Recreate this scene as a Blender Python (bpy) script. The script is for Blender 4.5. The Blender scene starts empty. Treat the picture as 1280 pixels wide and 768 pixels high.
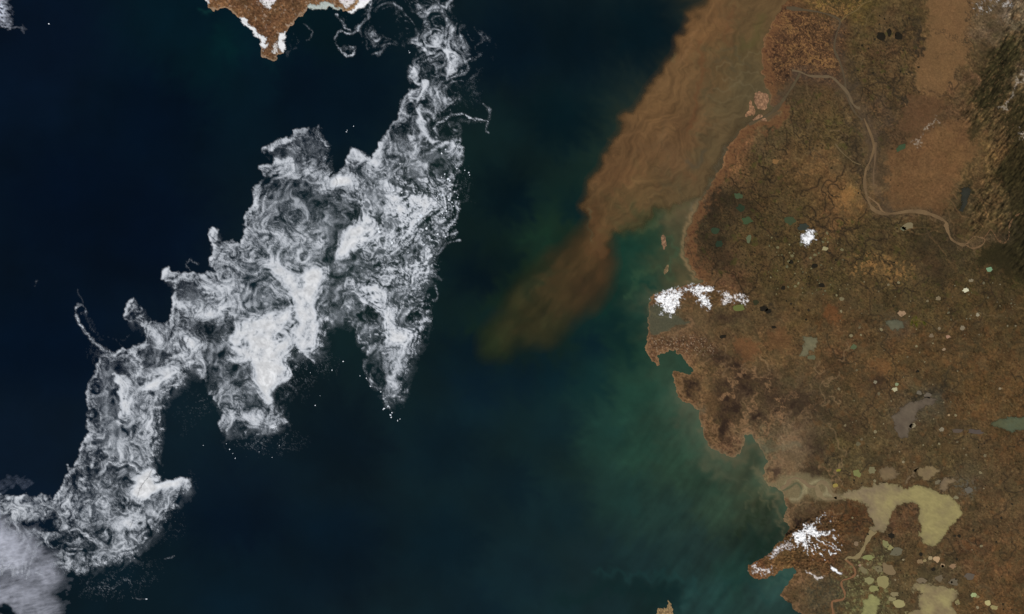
import bpy, math, random
import numpy as np

# ------------------------------------------------------------------ frame of reference
# 1 unit = 1 km.  Map coordinates (mx to the east, my to the south) count quarter kilometres.
KM = 0.25
MX0, MY0, MX1, MY1 = -80, -96, 1360, 864
W, H = MX1 - MX0, MY1 - MY0
def wx(x): return (np.asarray(x, dtype=np.float64) - 640.0) * KM
def wy(y): return (384.0 - np.asarray(y, dtype=np.float64)) * KM
GAIN = 0.97         # radiance of a white horizontal surface under this sun and sky
rng = np.random.default_rng(7)
random.seed(7)
scene = bpy.context.scene
col = scene.collection
XX, YY = np.meshgrid(np.arange(MX0, MX1, dtype=np.float32), np.arange(MY0, MY1, dtype=np.float32))

# ------------------------------------------------------------------ field helpers
def lin(c):
    c = np.clip(np.asarray(c, dtype=np.float32) / 255.0, 0, 1)
    return np.where(c <= 0.04045, c / 12.92, ((c + 0.055) / 1.055) ** 2.4)

def noise(lmin, lmax, beta=1.6, seed=0, aniso=1.0, ang=0.0, h=H, w=W):
    r = np.random.default_rng(seed)
    n = r.standard_normal((h, w)).astype(np.float32)
    fy = np.fft.fftfreq(h)[:, None]; fx = np.fft.rfftfreq(w)[None, :]
    ca, sa = math.cos(ang), math.sin(ang)
    u = (fx * ca + fy * sa) * aniso; v = (-fx * sa + fy * ca)
    k = np.sqrt(u * u + v * v) + 1e-6
    f = k ** (-beta) * np.exp(-(k * lmin) ** 2 * 0.5) * (1 - np.exp(-(k * lmax) ** 2))
    o = np.fft.irfft2(np.fft.rfft2(n) * f, s=(h, w)).astype(np.float32)
    return (o - o.mean()) / o.std()

def blur(a, s):
    h, w = a.shape
    fy = np.fft.fftfreq(h)[:, None]; fx = np.fft.rfftfreq(w)[None, :]
    f = np.exp(-2 * (math.pi * s) ** 2 * (fx * fx + fy * fy))
    return np.fft.irfft2(np.fft.rfft2(a) * f, s=(h, w)).astype(np.float32)

def ss(a, b, x):
    t = np.clip((x - a) / (b - a), 0, 1)
    return t * t * (3 - 2 * t)

def samp(a, x, y, x0=MX0, y0=MY0):
    h, w = a.shape[:2]
    fx = np.clip(x - x0, 0, w - 1.001); fy = np.clip(y - y0, 0, h - 1.001)
    ix = fx.astype(np.int32); iy = fy.astype(np.int32)
    tx = fx - ix; ty = fy - iy
    return (a[iy, ix] * (1 - tx) * (1 - ty) + a[iy, ix + 1] * tx * (1 - ty)
            + a[iy + 1, ix] * (1 - tx) * ty + a[iy + 1, ix + 1] * tx * ty)

def smooth_line(pts, closed=False, n=5):
    p = [tuple(map(float, q)) for q in pts]
    out = []
    m = len(p)
    rngk = range(m) if closed else range(m - 1)
    for i in rngk:
        if closed:
            a, b, c, d = p[i - 1], p[i], p[(i + 1) % m], p[(i + 2) % m]
        else:
            a, b, c, d = p[max(i - 1, 0)], p[i], p[i + 1], p[min(i + 2, m - 1)]
        for k in range(n):
            t = k / n
            out.append(tuple(0.5 * (2 * b[j] + (c[j] - a[j]) * t + (2 * a[j] - 5 * b[j] + 4 * c[j] - d[j]) * t * t
                                    + (3 * b[j] - a[j] - 3 * c[j] + d[j]) * t ** 3) for j in range(len(b))))
    if not closed: out.append(p[-1])
    return out

class Grid:
    """a raster window with (optionally warped) sampling coordinates"""
    def __init__(s, X, Y, x0, y0):
        s.X, s.Y, s.x0, s.y0 = X, Y, x0, y0
        s.h, s.w = X.shape
    def box(s, pts, pad):
        xs = [p[0] for p in pts]; ys = [p[1] for p in pts]
        a = max(0, int(min(xs) - pad - 8 - s.x0)); b = min(s.w, int(max(xs) + pad + 8 - s.x0) + 1)
        c = max(0, int(min(ys) - pad - 8 - s.y0)); d = min(s.h, int(max(ys) + pad + 8 - s.y0) + 1)
        return slice(c, max(d, c)), slice(a, max(b, a))
    def sd(s, pts, pad=40):
        """signed distance, positive inside, clipped to +-pad"""
        out = np.full((s.h, s.w), -float(pad), np.float32)
        sl = s.box(pts, pad); X = s.X[sl]; Y = s.Y[sl]
        if X.size == 0: return out
        d2 = np.full(X.shape, 1e9, np.float32); inside = np.zeros(X.shape, bool)
        m = len(pts)
        for i in range(m):
            ax, ay = pts[i][:2]; bx, by = pts[(i + 1) % m][:2]
            ex, ey = bx - ax, by - ay; L = ex * ex + ey * ey + 1e-9
            t = np.clip(((X - ax) * ex + (Y - ay) * ey) / L, 0, 1)
            d2 = np.minimum(d2, (X - ax - t * ex) ** 2 + (Y - ay - t * ey) ** 2)
            if ay != by:
                c = ((ay > Y) != (by > Y)) & (X < ex * (Y - ay) / (by - ay) + ax)
                inside ^= c
        d = np.sqrt(d2)
        out[sl] = np.where(inside, d, -d)
        return np.clip(out, -pad, pad)
    def poly(s, pts, f=4.0):
        return ss(-f, f, s.sd(pts, pad=f * 2 + 4))
    def stroke(s, pts, w=3.0, f=None, sm=True):
        """soft line; points may carry a width as third value"""
        p = [(q[0], q[1], q[2] if len(q) > 2 else w) for q in pts]
        if sm: p = smooth_line(p)
        wm = max(q[2] for q in p)
        out = np.zeros((s.h, s.w), np.float32)
        sl = s.box(p, wm * 2 + 3); X = s.X[sl]; Y = s.Y[sl]
        if X.size == 0: return out
        best = np.full(X.shape, 9.0, np.float32)
        for i in range(len(p) - 1):
            ax, ay, aw = p[i]; bx, by, bw = p[i + 1]
            ex, ey = bx - ax, by - ay; L = ex * ex + ey * ey + 1e-9
            t = np.clip(((X - ax) * ex + (Y - ay) * ey) / L, 0, 1)
            d = np.sqrt((X - ax - t * ex) ** 2 + (Y - ay - t * ey) ** 2) / (np.maximum(aw + (bw - aw) * t, .3))
            best = np.minimum(best, d)
        out[sl] = np.exp(-best ** 2 * 1.2)
        return out
    def blob(s, x, y, rx, ry=None, ang=0.0):
        ry = ry or rx
        out = np.zeros((s.h, s.w), np.float32)
        R = max(rx, ry) * 2.6
        sl = s.box([(x - R, y - R), (x + R, y + R)], 0); X = s.X[sl] - x; Y = s.Y[sl] - y
        if X.size == 0: return out
        c, n = math.cos(math.radians(ang)), math.sin(math.radians(ang))
        u = (X * c + Y * n) / rx; v = (-X * n + Y * c) / ry
        out[sl] = np.exp(-(u * u + v * v) * 0.9)
        return out

def idw(pts, power=3.0, step=8):
    xs = np.arange(MX0, MX1 + step, step, dtype=np.float32); ys = np.arange(MY0, MY1 + step, step, dtype=np.float32)
    gx, gy = np.meshgrid(xs, ys)
    acc = np.zeros(gx.shape + (3,), np.float32); ws = np.zeros(gx.shape, np.float32)
    for x, y, c in pts:
        w = 1.0 / (((gx - x) ** 2 + (gy - y) ** 2) + 200.0) ** (power / 2)
        acc += w[..., None] * np.array(c, np.float32); ws += w
    acc /= ws[..., None]
    fx = (XX - MX0) / step; fy = (YY - MY0) / step
    out = np.empty((H, W, 3), np.float32)
    for k in range(3):
        out[..., k] = samp(acc[..., k], fx, fy, 0, 0)
    return out

def lic_field(psi, src, L, step):
    """smear src along the stream lines of psi (cosine window)"""
    gy, gx = np.gradient(psi)
    sp = np.sqrt(gx * gx + gy * gy) + 1e-5
    ux, uy = gy / sp, -gx / sp
    hh, ww = psi.shape
    gx0, gy0 = np.meshgrid(np.arange(ww, dtype=np.float32), np.arange(hh, dtype=np.float32))
    acc = src.copy()
    for sgn in (1, -1):
        px, py = gx0.copy(), gy0.copy()
        for i in range(L):
            dx, dy = samp(ux, px, py, 0, 0), samp(uy, px, py, 0, 0)
            px += sgn * step * dx; py += sgn * step * dy
            acc += (.5 + .5 * math.cos(math.pi * (i + 1) / (L + 1))) * samp(src, px, py, 0, 0)
    return (acc - acc.mean()) / acc.std()

def mix(base, m, c):
    return base + (np.asarray(c, np.float32) - base) * np.clip(m, 0, 1)[..., None]

# ------------------------------------------------------------------ mesh and material helpers
def meta(o, label=None, cat=None, group=None, kind=None):
    if label: o['label'] = label
    if cat: o['category'] = cat
    if group: o['group'] = group
    if kind: o['kind'] = kind
    return o

def link(name, me, m, parent=None):
    o = bpy.data.objects.new(name, me); col.objects.link(o)
    if m: me.materials.append(m)
    if parent: o.parent = parent
    return o

def raw_mesh(name, co, quads):
    me = bpy.data.meshes.new(name)
    nv, nf = len(co), len(quads)
    me.vertices.add(nv); me.vertices.foreach_set('co', np.ascontiguousarray(co, np.float32).ravel())
    me.loops.add(nf * 4); me.loops.foreach_set('vertex_index', np.ascontiguousarray(quads, np.int32).ravel())
    me.polygons.add(nf); me.polygons.foreach_set('loop_start', np.arange(0, nf * 4, 4, dtype=np.int32))
    me.update(calc_edges=True)
    me.polygons.foreach_set('use_smooth', np.ones(nf, bool))
    return me

def axis(a, b, fa, fb, fine=1, coarse=4, far=None):
    v = list(range(a, fa, coarse)) + list(range(fa, fb, fine)) + list(range(fb, b, coarse))
    v = [float(q) for q in v]
    if far: v = [v[0] - far, v[0] - far / 8] + v + [v[-1] + far / 8, v[-1] + far]
    return np.array(v)

def sheet(name, xs, ys, z, rgb, alpha, keep, m, x0=MX0, y0=MY0):
    """grid sheet over map coordinates xs, ys; fields are sampled at (clamped) raster cells"""
    h, w = z.shape
    ix = np.clip(np.round(xs - x0).astype(int), 0, w - 1); iy = np.clip(np.round(ys - y0).astype(int), 0, h - 1)
    Z = z[np.ix_(iy, ix)]; C = rgb[np.ix_(iy, ix)]
    K = np.ones(Z.shape, bool) if keep is None else keep[np.ix_(iy, ix)]
    A = np.ones(Z.shape, np.float32) if alpha is None else alpha[np.ix_(iy, ix)]
    gx, gy = np.meshgrid(wx(xs), wy(ys))
    co = np.stack([gx, gy, Z], -1).reshape(-1, 3)
    hh, ww = Z.shape
    fk = K[:-1, :-1] | K[1:, :-1] | K[:-1, 1:] | K[1:, 1:]
    j, i = np.nonzero(fk)
    q = np.stack([j * ww + i, (j + 1) * ww + i, (j + 1) * ww + i + 1, j * ww + i + 1], -1)
    used = np.zeros(hh * ww, bool); used[q.ravel()] = True
    rem = np.cumsum(used) - 1
    me = raw_mesh(name, co[used], rem[q])
    at = me.color_attributes.new('tint', 'FLOAT_COLOR', 'POINT')
    rgba = np.concatenate([C.reshape(-1, 3), A.reshape(-1, 1)], -1)[used]
    at.data.foreach_set('color', np.ascontiguousarray(rgba, np.float32).ravel())
    return link(name, me, m)

def albedo(c255):
    return np.clip(lin(c255) / GAIN, 0.0003, 0.93)

def material(name, rough=0.95, spec=0.05, attr=True, color=(120, 100, 80), use_alpha=False, var=0.15, vscale=1.2, bump=0.0, bscale=1.0, detail=6, color2=None):
    m = bpy.data.materials.new(name); m.use_nodes = True
    nt = m.node_tree; nt.nodes.clear(); N = nt.nodes.new; L = nt.links.new
    out = N('ShaderNodeOutputMaterial'); b = N('ShaderNodeBsdfPrincipled')
    L(b.outputs[0], out.inputs[0])
    b.inputs['Roughness'].default_value = rough; b.inputs['Specular IOR Level'].default_value = spec
    geo = N('ShaderNodeNewGeometry')
    nz = N('ShaderNodeTexNoise'); nz.inputs['Scale'].default_value = vscale; nz.inputs['Detail'].default_value = detail
    nz.inputs['Roughness'].default_value = 0.65
    L(geo.outputs['Position'], nz.inputs['Vector'])
    if attr:
        a = N('ShaderNodeAttribute'); a.attribute_name = 'tint'
        src = a.outputs['Color']
        if use_alpha: L(a.outputs['Alpha'], b.inputs['Alpha'])
    elif color2 is not None:
        n2 = N('ShaderNodeTexNoise'); n2.inputs['Scale'].default_value = vscale * 0.25; n2.inputs['Detail'].default_value = 4
        n2.inputs['Distortion'].default_value = 1.0
        L(geo.outputs['Position'], n2.inputs['Vector'])
        r = N('ShaderNodeValToRGB'); r.color_ramp.elements[0].position = 0.38; r.color_ramp.elements[1].position = 0.62
        r.color_ramp.elements[0].color = (*[float(v) for v in albedo(color)], 1)
        r.color_ramp.elements[1].color = (*[float(v) for v in albedo(color2)], 1)
        L(n2.outputs['Fac'], r.inputs['Fac']); src = r.outputs['Color']
    else:
        rg = N('ShaderNodeRGB'); rg.outputs[0].default_value = (*[float(v) for v in albedo(color)], 1)
        src = rg.outputs[0]
    if var > 0:
        mr = N('ShaderNodeMapRange'); mr.inputs['From Min'].default_value = 0.25; mr.inputs['From Max'].default_value = 0.75
        mr.inputs['To Min'].default_value = 1 - var; mr.inputs['To Max'].default_value = 1 + var
        L(nz.outputs['Fac'], mr.inputs['Value'])
        mx = N('ShaderNodeVectorMath'); mx.operation = 'SCALE'
        L(src, mx.inputs[0]); L(mr.outputs[0], mx.inputs['Scale'])
        L(mx.outputs[0], b.inputs['Base Color'])
    else:
        L(src, b.inputs['Base Color'])
    if bump > 0:
        nb = N('ShaderNodeTexNoise'); nb.inputs['Scale'].default_value = bscale; nb.inputs['Detail'].default_value = 8
        L(geo.outputs['Position'], nb.inputs['Vector'])
        bp = N('ShaderNodeBump'); bp.inputs['Strength'].default_value = bump; bp.inputs['Distance'].default_value = 0.1
        L(nb.outputs['Fac'], bp.inputs['Height']); L(bp.outputs[0], b.inputs['Normal'])
    return m

M_SEA = material('sea_water', rough=0.35, spec=0.08, var=0.05, vscale=0.15)
M_PLUME = material('silty_water', rough=0.5, spec=0.05, use_alpha=True, var=0.05, vscale=0.6)
M_LAND = material('tundra', rough=0.95, spec=0.03, var=0.22, vscale=2.2, bump=0.35, bscale=1.6)
M_ICE = material('drift_ice', rough=0.8, spec=0.05, use_alpha=True, var=0.05, vscale=3.0)
M_LAKE = material('lake_silt_water', rough=.5, spec=.05, use_alpha=True, var=.05, vscale=1.2)
M_SNOW = material('snow', rough=0.8, spec=0.05, use_alpha=True, var=0.04, vscale=2.5)
M_CLOUD = material('cloud', rough=1.0, spec=0.0, use_alpha=True, var=0.03, vscale=1.0)
M_FLOE = material('floe_ice', attr=False, rough=0.8, spec=0.05, color=(225, 228, 230), color2=(205, 212, 218), var=0.06, vscale=3)

# ------------------------------------------------------------------ coast lines (map coordinates)
wob = lambda a, s, lm=3, lx=30: (a * noise(lm, lx, 1.5, s)).astype(np.float32)
G = Grid(XX + wob(1.3, 11), YY + wob(1.3, 12), MX0, MY0)       # slightly crumpled: natural edges
G0 = Grid(XX, YY, MX0, MY0)

MAINLAND = [(1015,-400),(1000,-120),(992,-40),(984,0),(976,8),(972,16),(967,22),(962,32),(957,42),(954,52),(953,62),(951,72),(950,80),(952,90),
 (953,98),(955,107),(960,116),(962,126),(964,134),(968,139),(975,142),(966,147),(958,149),(950,152),(942,154),(935,156),(922,167),(912,180),(906,193),
 (900,210),(891,227),(880,245),(870,262),(863,275),(858,290),(856,305),(857,320),(863,335),(872,347),(880,353),(870,354),(858,356),
 (850,360),(838,362),(826,365),(815,369),(814,374),(811,384),(810,400),(808,415),(807,430),(809,442),(814,452),(820,457),(825,456),
 (823,451),(824,446),(830,441),(840,440),(852,444),(861,450),(865,459),(863,466),(855,468),(843,466),(840,468),(842,474),(844,480),(847,492),(852,502),
 (860,507),(868,509),(873,515),(875,525),(877,535),(882,550),(889,560),(900,566),(914,571),(926,568),(929,556),(932,543),
 (940,546),(947,556),(954,566),(961,577),(955,587),(954,596),(959,605),(968,611),(978,616),(980,627),(982,636),(979,643),(981,652),
 (988,661),(982,670),(976,676),(970,681),(965,688),(957,695),(950,702),(943,704),(937,706),(935,712),(940,720),(948,724),(956,725),(963,723),
 (969,718),(975,713),(982,710),(990,709),(996,714),(992,724),(985,732),(977,736),(976,743),(984,753),(994,762),(1004,772),(1020,790),(1040,830),(1070,1100),
 (2600,1100),(2600,-400)]
HEADLAND = [(250,-300),(258,-20),(259,0),(260,8),(266,11),(273,12),(281,11),(290,15),(296,21),(302,23),(310,31),(317,40),(322,48),(325,57),(326,66),
 (327,72),(332,73),(336,74),(341,78),(346,74),(348,69),(356,66),(355,57),(356,47),(356,41),(362,34),(370,27),(374,21),(377,16),(387,11),(402,9),
 (420,10),(428,12),(434,16),(441,15),(447,11),(457,7),(463,-1),(475,-30),(485,-300)]
sd_main = G.sd(MAINLAND, 40)
sd_head = G.sd(HEADLAND, 40)
ISLETS = {
 'a': [(944,119),(950,114),(957,116),(960,125),(959,136),(950,137),(945,130)],
 'b': [(934,130),(939,127),(944,136),(940,144),(931,145),(935,137)],
 'c': [(940,151),(948,146),(956,147),(958,152),(945,152)],
 'd': [(828,294),(830,292),(832,299),(831,307),(829,310),(828,303)],
 'e': [(831,336),(835,334),(836,339),(832,344),(830,341)],
 'f': [(820,768),(826,764),(833,762),(834,754),(836,751),(838,756),(841,762),(842,770),(846,800),(822,800)],
}
sd_isl = {k: G.sd(v, 20) for k, v in ISLETS.items()}

# ------------------------------------------------------------------ sea colour
SEA = [(-100,100,(2,14,30)),(50,50,(4,17,33)),(100,250,(1,12,27)),(200,150,(1,13,27)),(60,450,(1,14,30)),(180,280,(1,12,27)),(30,560,(3,17,34)),(430,120,(2,17,28)),
 (280,60,(2,27,34)),(320,90,(3,22,32)),(400,30,(3,22,28)),(250,20,(2,24,34)),(380,110,(2,16,28)),(640,60,(3,19,29)),(720,60,(3,18,25)),(800,40,(3,20,26)),(700,150,(3,22,27)),(640,250,(2,19,25)),
 (600,350,(2,18,26)),(590,430,(2,21,31)),(560,560,(2,20,29)),(430,560,(1,15,25)),(300,640,(1,15,28)),(420,680,(2,19,30)),(300,740,(3,22,32)),(180,740,(5,24,32)),
 (560,680,(4,25,33)),(640,600,(4,24,32)),(690,540,(8,30,35)),(700,640,(11,34,39)),(660,720,(11,34,40)),(740,700,(18,41,44)),(760,760,(19,45,48)),(600,480,(3,23,34)),(650,470,(3,24,34)),(690,470,(4,29,36)),
 (740,480,(10,38,38)),(760,540,(26,60,52)),(790,500,(30,66,52)),(800,560,(36,72,56)),(840,520,(42,76,58)),(850,580,(42,72,54)),(880,600,(38,64,48)),(900,580,(62,76,56)),(830,640,(34,62,54)),
 (900,640,(48,72,54)),(780,620,(26,56,50)),(870,680,(36,62,56)),(930,640,(54,70,50)),(960,620,(72,76,50)),(965,650,(44,56,40)),(940,680,(24,44,34)),(920,720,(28,60,50)),(890,740,(34,68,62)),(960,745,(38,66,60)),(990,770,(34,60,54)),
 (850,700,(30,58,54)),(800,700,(24,50,50)),(700,770,(16,44,48)),(820,745,(12,38,36)),(780,735,(16,42,42)),(870,760,(36,70,66)),(600,780,(6,28,36)),
 (760,300,(14,50,40)),(770,330,(18,58,46)),(790,310,(24,64,50)),(800,350,(28,66,50)),(750,370,(12,50,40)),(765,400,(8,38,36)),(740,430,(3,26,33)),(780,430,(12,44,38)),(795,400,(24,60,48)),(800,440,(30,66,50)),(810,480,(34,70,54)),
 (720,270,(4,26,29)),(690,300,(14,38,30)),(660,335,(24,42,26)),(690,296,(22,42,28)),(628,375,(18,36,24)),(605,415,(16,34,24)),(712,290,(24,42,28)),(650,440,(10,28,26)),(700,425,(14,34,28)),(620,400,(8,30,32)),(700,400,(10,40,34)),(640,330,(4,23,25)),
 (840,290,(84,82,56)),(845,320,(72,80,54)),(835,345,(66,74,50)),(815,300,(34,66,48)),(850,345,(92,82,54)),(815,355,(40,72,54)),(850,265,(94,82,56)),(800,280,(50,72,46)),
 (820,375,(80,80,58)),(830,395,(72,70,52)),(812,390,(60,74,56)),(850,400,(78,70,50)),(850,455,(44,72,54)),(835,452,(50,76,56)),(860,515,(84,80,60)),(985,720,(52,84,72)),
 (935,590,(66,72,50)),(940,560,(52,54,38)),(940,575,(44,50,34)),(905,560,(100,86,62)),(1300,500,(60,60,45)),(950,130,(98,82,56)),(930,170,(92,80,56)),(900,190,(88,78,54)),(880,225,(86,78,56)),(960,60,(92,78,50)),(945,20,(92,76,48))]
sea = idw(SEA, 3.4)
lm_ = sea.sum(-1, keepdims=True)
sea *= .93 - .13 * ss(60, 130, lm_) * (1 - .6 * ss(190, 250, lm_))
sea[..., 0] *= 1.04
flow = noise(10, 120, 2.0, 21)
def curl(psi, amt):
    gy, gx = np.gradient(psi)
    n = amt / (np.sqrt(gx * gx + gy * gy).mean() + 1e-6)
    return gy * n, -gx * n
cu, cv = curl(flow, 5.0)
cu2, cv2 = curl(noise(7, 50, 2.0, 22), 2.0)
UX, UY = XX + cu + cu2, YY + cv + cv2                       # coordinates stirred by eddies
for k in range(3): sea[..., k] = samp(sea[..., k], UX, UY)
GS = Grid(UX, UY, MX0, MY0)
# turbid streaks of the southern bay run north-north-east
stk = noise(1.5, 30, 1.6, 23, aniso=5.0, ang=math.radians(125))
bay = ss(720, 860, XX) * ss(470, 560, YY) * ss(-2, 10, -sd_main)
lum = sea.sum(-1)
sea *= (1 + 0.05 * bay * stk + 0.035 * ss(60, 160, lum) * noise(2, 30, 1.8, 24))[..., None]
sea *= (1 + 0.05 * noise(12, 160, 2.0, 25))[..., None]
for p, w, a, c in [
  ([(700,755),(740,742),(780,735),(815,740),(850,752)], 9, .55, (8,32,32)), ([(750,722),(790,716),(830,722),(870,735)], 6, .3, (26,62,60)),
  ([(905,742),(925,728),(945,733),(960,748)], 5, .3, (16,48,44)), ([(968,722),(980,720),(990,716)], 3, .5, (22,52,46)),
  ([(935,700),(950,685),(962,672),(975,660)], 7, .55, (16,34,24)), ([(925,665),(945,640),(960,625)], 3.5, .45, (26,38,22)), ([(950,655),(962,640),(972,630)], 3, .5, (24,34,20)),
  ([(932,548),(934,565),(940,580),(948,592)], 4, .4, (34,44,32)), ([(912,582),(925,578),(938,575)], 2, .4, (44,48,34)),
  ([(755,405),(768,415),(780,430),(790,450)], 9, .35, (5,30,32)), ([(790,350),(808,362),(815,366)], 3, .6, (14,48,38)),
  ([(780,368),(800,345),(815,340),(835,345)], 5, .3, (62,84,56)), ([(836,300),(843,312),(842,325),(836,335)], 3, .5, (60,80,56)),
  ([(785,284),(800,286),(830,275),(850,262),(868,245),(885,225)], 4.5, .3, (84,88,58)), ([(800,275),(825,268),(850,255)], 4, .4, (56,76,46)),
  ([(848,250),(868,232),(886,212),(900,192),(915,172),(930,158)], 3.2, .55, (92,92,74)), ([(860,270),(872,250),(888,225),(903,200),(912,183)], 2.2, .4, (108,100,80)),
  ([(815,376),(812,388),(820,396),(835,398)], 3, .4, (104,96,70)), ([(826,378),(838,390),(850,398)], 5, .35, (72,76,62)),
  ([(668,335),(685,300),(672,290),(655,300)], 5, .25, (24,52,34)), ([(640,560),(680,600),(700,650)], 14, .1, (20,50,46))]:
    sea = mix(sea, GS.stroke(p, w) * a, c)
# bright teal shoals round the headland and at the cape
for x, y, r, a, c in [(258,13,5,.5,(16,60,52)),(280,45,14,.35,(3,36,38)),(340,84,10,.35,(5,34,38)),(318,60,12,.3,(3,34,38)),(378,22,8,.3,(8,38,34)),(290,60,12,.3,(4,40,40)),
                      (858,455,9,.4,(40,66,50)),(960,737,12,.3,(46,74,66)),(975,722,9,.3,(44,70,62))]:
    sea = mix(sea, GS.blob(x, y, r) * a, c)
# pale rim of mud along the shore south of the delta
rim = np.exp(-((sd_main + 2.5) / 2.6) ** 2)
sea = mix(sea, rim * ss(235, 270, YY) * (1 - ss(345, 360, YY)) * 0.8, (128, 104, 72))
sea = mix(sea, np.exp(-((sd_main + 2) / 5.) ** 2) * ss(470, 500, YY) * (1 - ss(600, 640, YY)) * 0.6, (98, 88, 66))

sea = mix(sea, np.exp(-(np.minimum(sd_main, 0) / 17.) ** 2) * ss(440, 500, YY) * (1 - ss(640, 675, YY)) * .42 * (1 + .25 * stk), (62, 80, 60))
sea = mix(sea, np.exp(-(np.minimum(sd_main, 0) / 34.) ** 2) * ss(440, 520, YY) * (1 - ss(600, 660, YY)) * .25, (48, 74, 58))

for p, w, a, c in [([(912,574),(925,575),(934,566),(936,552),(944,556),(952,568)],7,.65,(84,78,56)),([(935,560),(940,575),(948,590)],7,.4,(58,60,42)),([(946,590),(950,602),(962,614),(974,620)],5,.6,(100,92,66)),([(974,624),(976,640),(974,652),(984,664)],4,.55,(92,84,60)),
  ([(878,525),(880,545),(888,560),(900,570)],4,.5,(86,84,62)),([(885,575),(900,590),(912,600)],7,.35,(84,84,62)),([(955,606),(945,618),(940,630)],5,.25,(76,78,54)),([(940,602),(948,612),(958,622),(966,636)],2,.4,(104,96,68)),([(925,600),(935,616),(940,636)],2,.2,(90,90,64))]:
    sea = mix(sea, GS.stroke(p, w) * a, c)
soft_shore = ss(500, 530, YY) * (1 - ss(650, 662, YY)) * (XX > 860)

# sediment plume (sheet of its own, feathered into the clear water)
PLUME = [(900,-300),(888,-20),(882,0),(868,14),(858,30),(848,45),(844,60),(838,75),(825,90),(812,105),(800,125),(792,140),(780,158),(765,178),(755,192),(745,205),(738,225),
 (732,245),(730,265),(732,285),(736,300),(740,318),(748,330),(760,322),(764,305),(775,294),(792,286),(815,272),(840,262),(862,252),(880,235),(893,215),(905,190),(925,167),(945,150),
 (962,140),(972,110),(965,80),(968,55),(985,20),(1000,-10),(1010,-300)]
TAIL = [(738,275),(726,305),(708,318),(690,326),(672,340),(655,358),(640,376),(624,400),(610,418),(602,436),(614,444),(632,438),(646,430),(662,424),(684,426),(704,414),(726,394),(748,374),(760,352),(762,330),(764,300)]
GP = Grid(XX + cu * .5 + cu2 * .7, YY + cv * .5 + cv2 * .7, MX0, MY0)
psl = (slice(0, 500 - MY0), slice(540 - MX0, 1040 - MX0))
def win_lic(psi, seed, l0, l1_, L, st):
    out = np.zeros((H, W), np.float32)
    out[psl] = lic_field(psi[psl], noise(l0, l1_, 1.0, seed)[psl], L, st)
    return out
pm = GP.sd(PLUME, 60)
psi_p = -pm * .9 + noise(30, 90, 2.4, 36) * 8 + noise(14, 40, 2.2, 37) * 1.0
f1 = win_lic(psi_p, 38, 1.2, 8, 22, 1.4); f2 = win_lic(psi_p, 39, 2.4, 14, 44, 2.0)
f3 = noise(2.5, 50, 1.6, 135, 3.0, math.radians(128))
mask_a = ss(-4, 7, pm + 2.6 * noise(9, 50, 1.8, 136) + .8 * f2); mask_b = ss(-14, 10, GP.sd(TAIL, 50) + 2.2 * f3)
ea = np.maximum(blur(mask_a, 1.8), 0); halo_p = blur(mask_a, 5) * .5
eb = blur(mask_b, 6) * .76 * (1 + .08 * f3)
p_alpha = np.clip(np.maximum(np.maximum(ea * .96, halo_p * (XX < 905)), eb), 0, .96)
pcol = idw([(900,20,(110,80,50)),(870,50,(108,78,48)),(930,20,(88,69,44)),(850,100,(106,79,50)),(890,95,(90,70,44)),(920,60,(84,70,44)),(930,110,(84,72,48)),(900,130,(84,70,46)),(820,150,(100,74,46)),
  (860,160,(102,74,47)),(885,180,(84,70,46)),(800,190,(96,70,44)),(840,200,(96,71,46)),(765,220,(93,67,42)),(810,240,(92,71,44)),(850,240,(88,72,47)),(745,280,(82,60,36)),(770,270,(78,61,38)),(790,275,(64,62,38)),
  (750,320,(80,57,34)),(720,335,(70,54,32)),(700,370,(68,54,32)),(670,400,(56,51,29)),(640,420,(46,49,28)),(615,436,(38,48,28)),(690,415,(56,54,32)),(660,350,(38,44,28)),(740,360,(70,52,32)),(960,130,(88,76,52)),(890,-100,(100,74,46))], 3.2)
GP2 = Grid(XX + cu * 1.5 + cu2 * 2, YY + cv * 1.5 + cv2 * 2, MX0, MY0)
for k in range(3): pcol[..., k] = samp(pcol[..., k], GP2.X, GP2.Y)
ftop = 1 - ss(270, 310, YY)
pcol *= (1 + (.02 * f1 + .042 * f2) * ftop + .035 * f3 + .02 * noise(8, 60, 1.8, 133))[..., None]
pcol = mix(pcol, ss(.6, 2.2, f2) * .2 * ss(820, 880, XX), (72, 66, 46))
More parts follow.
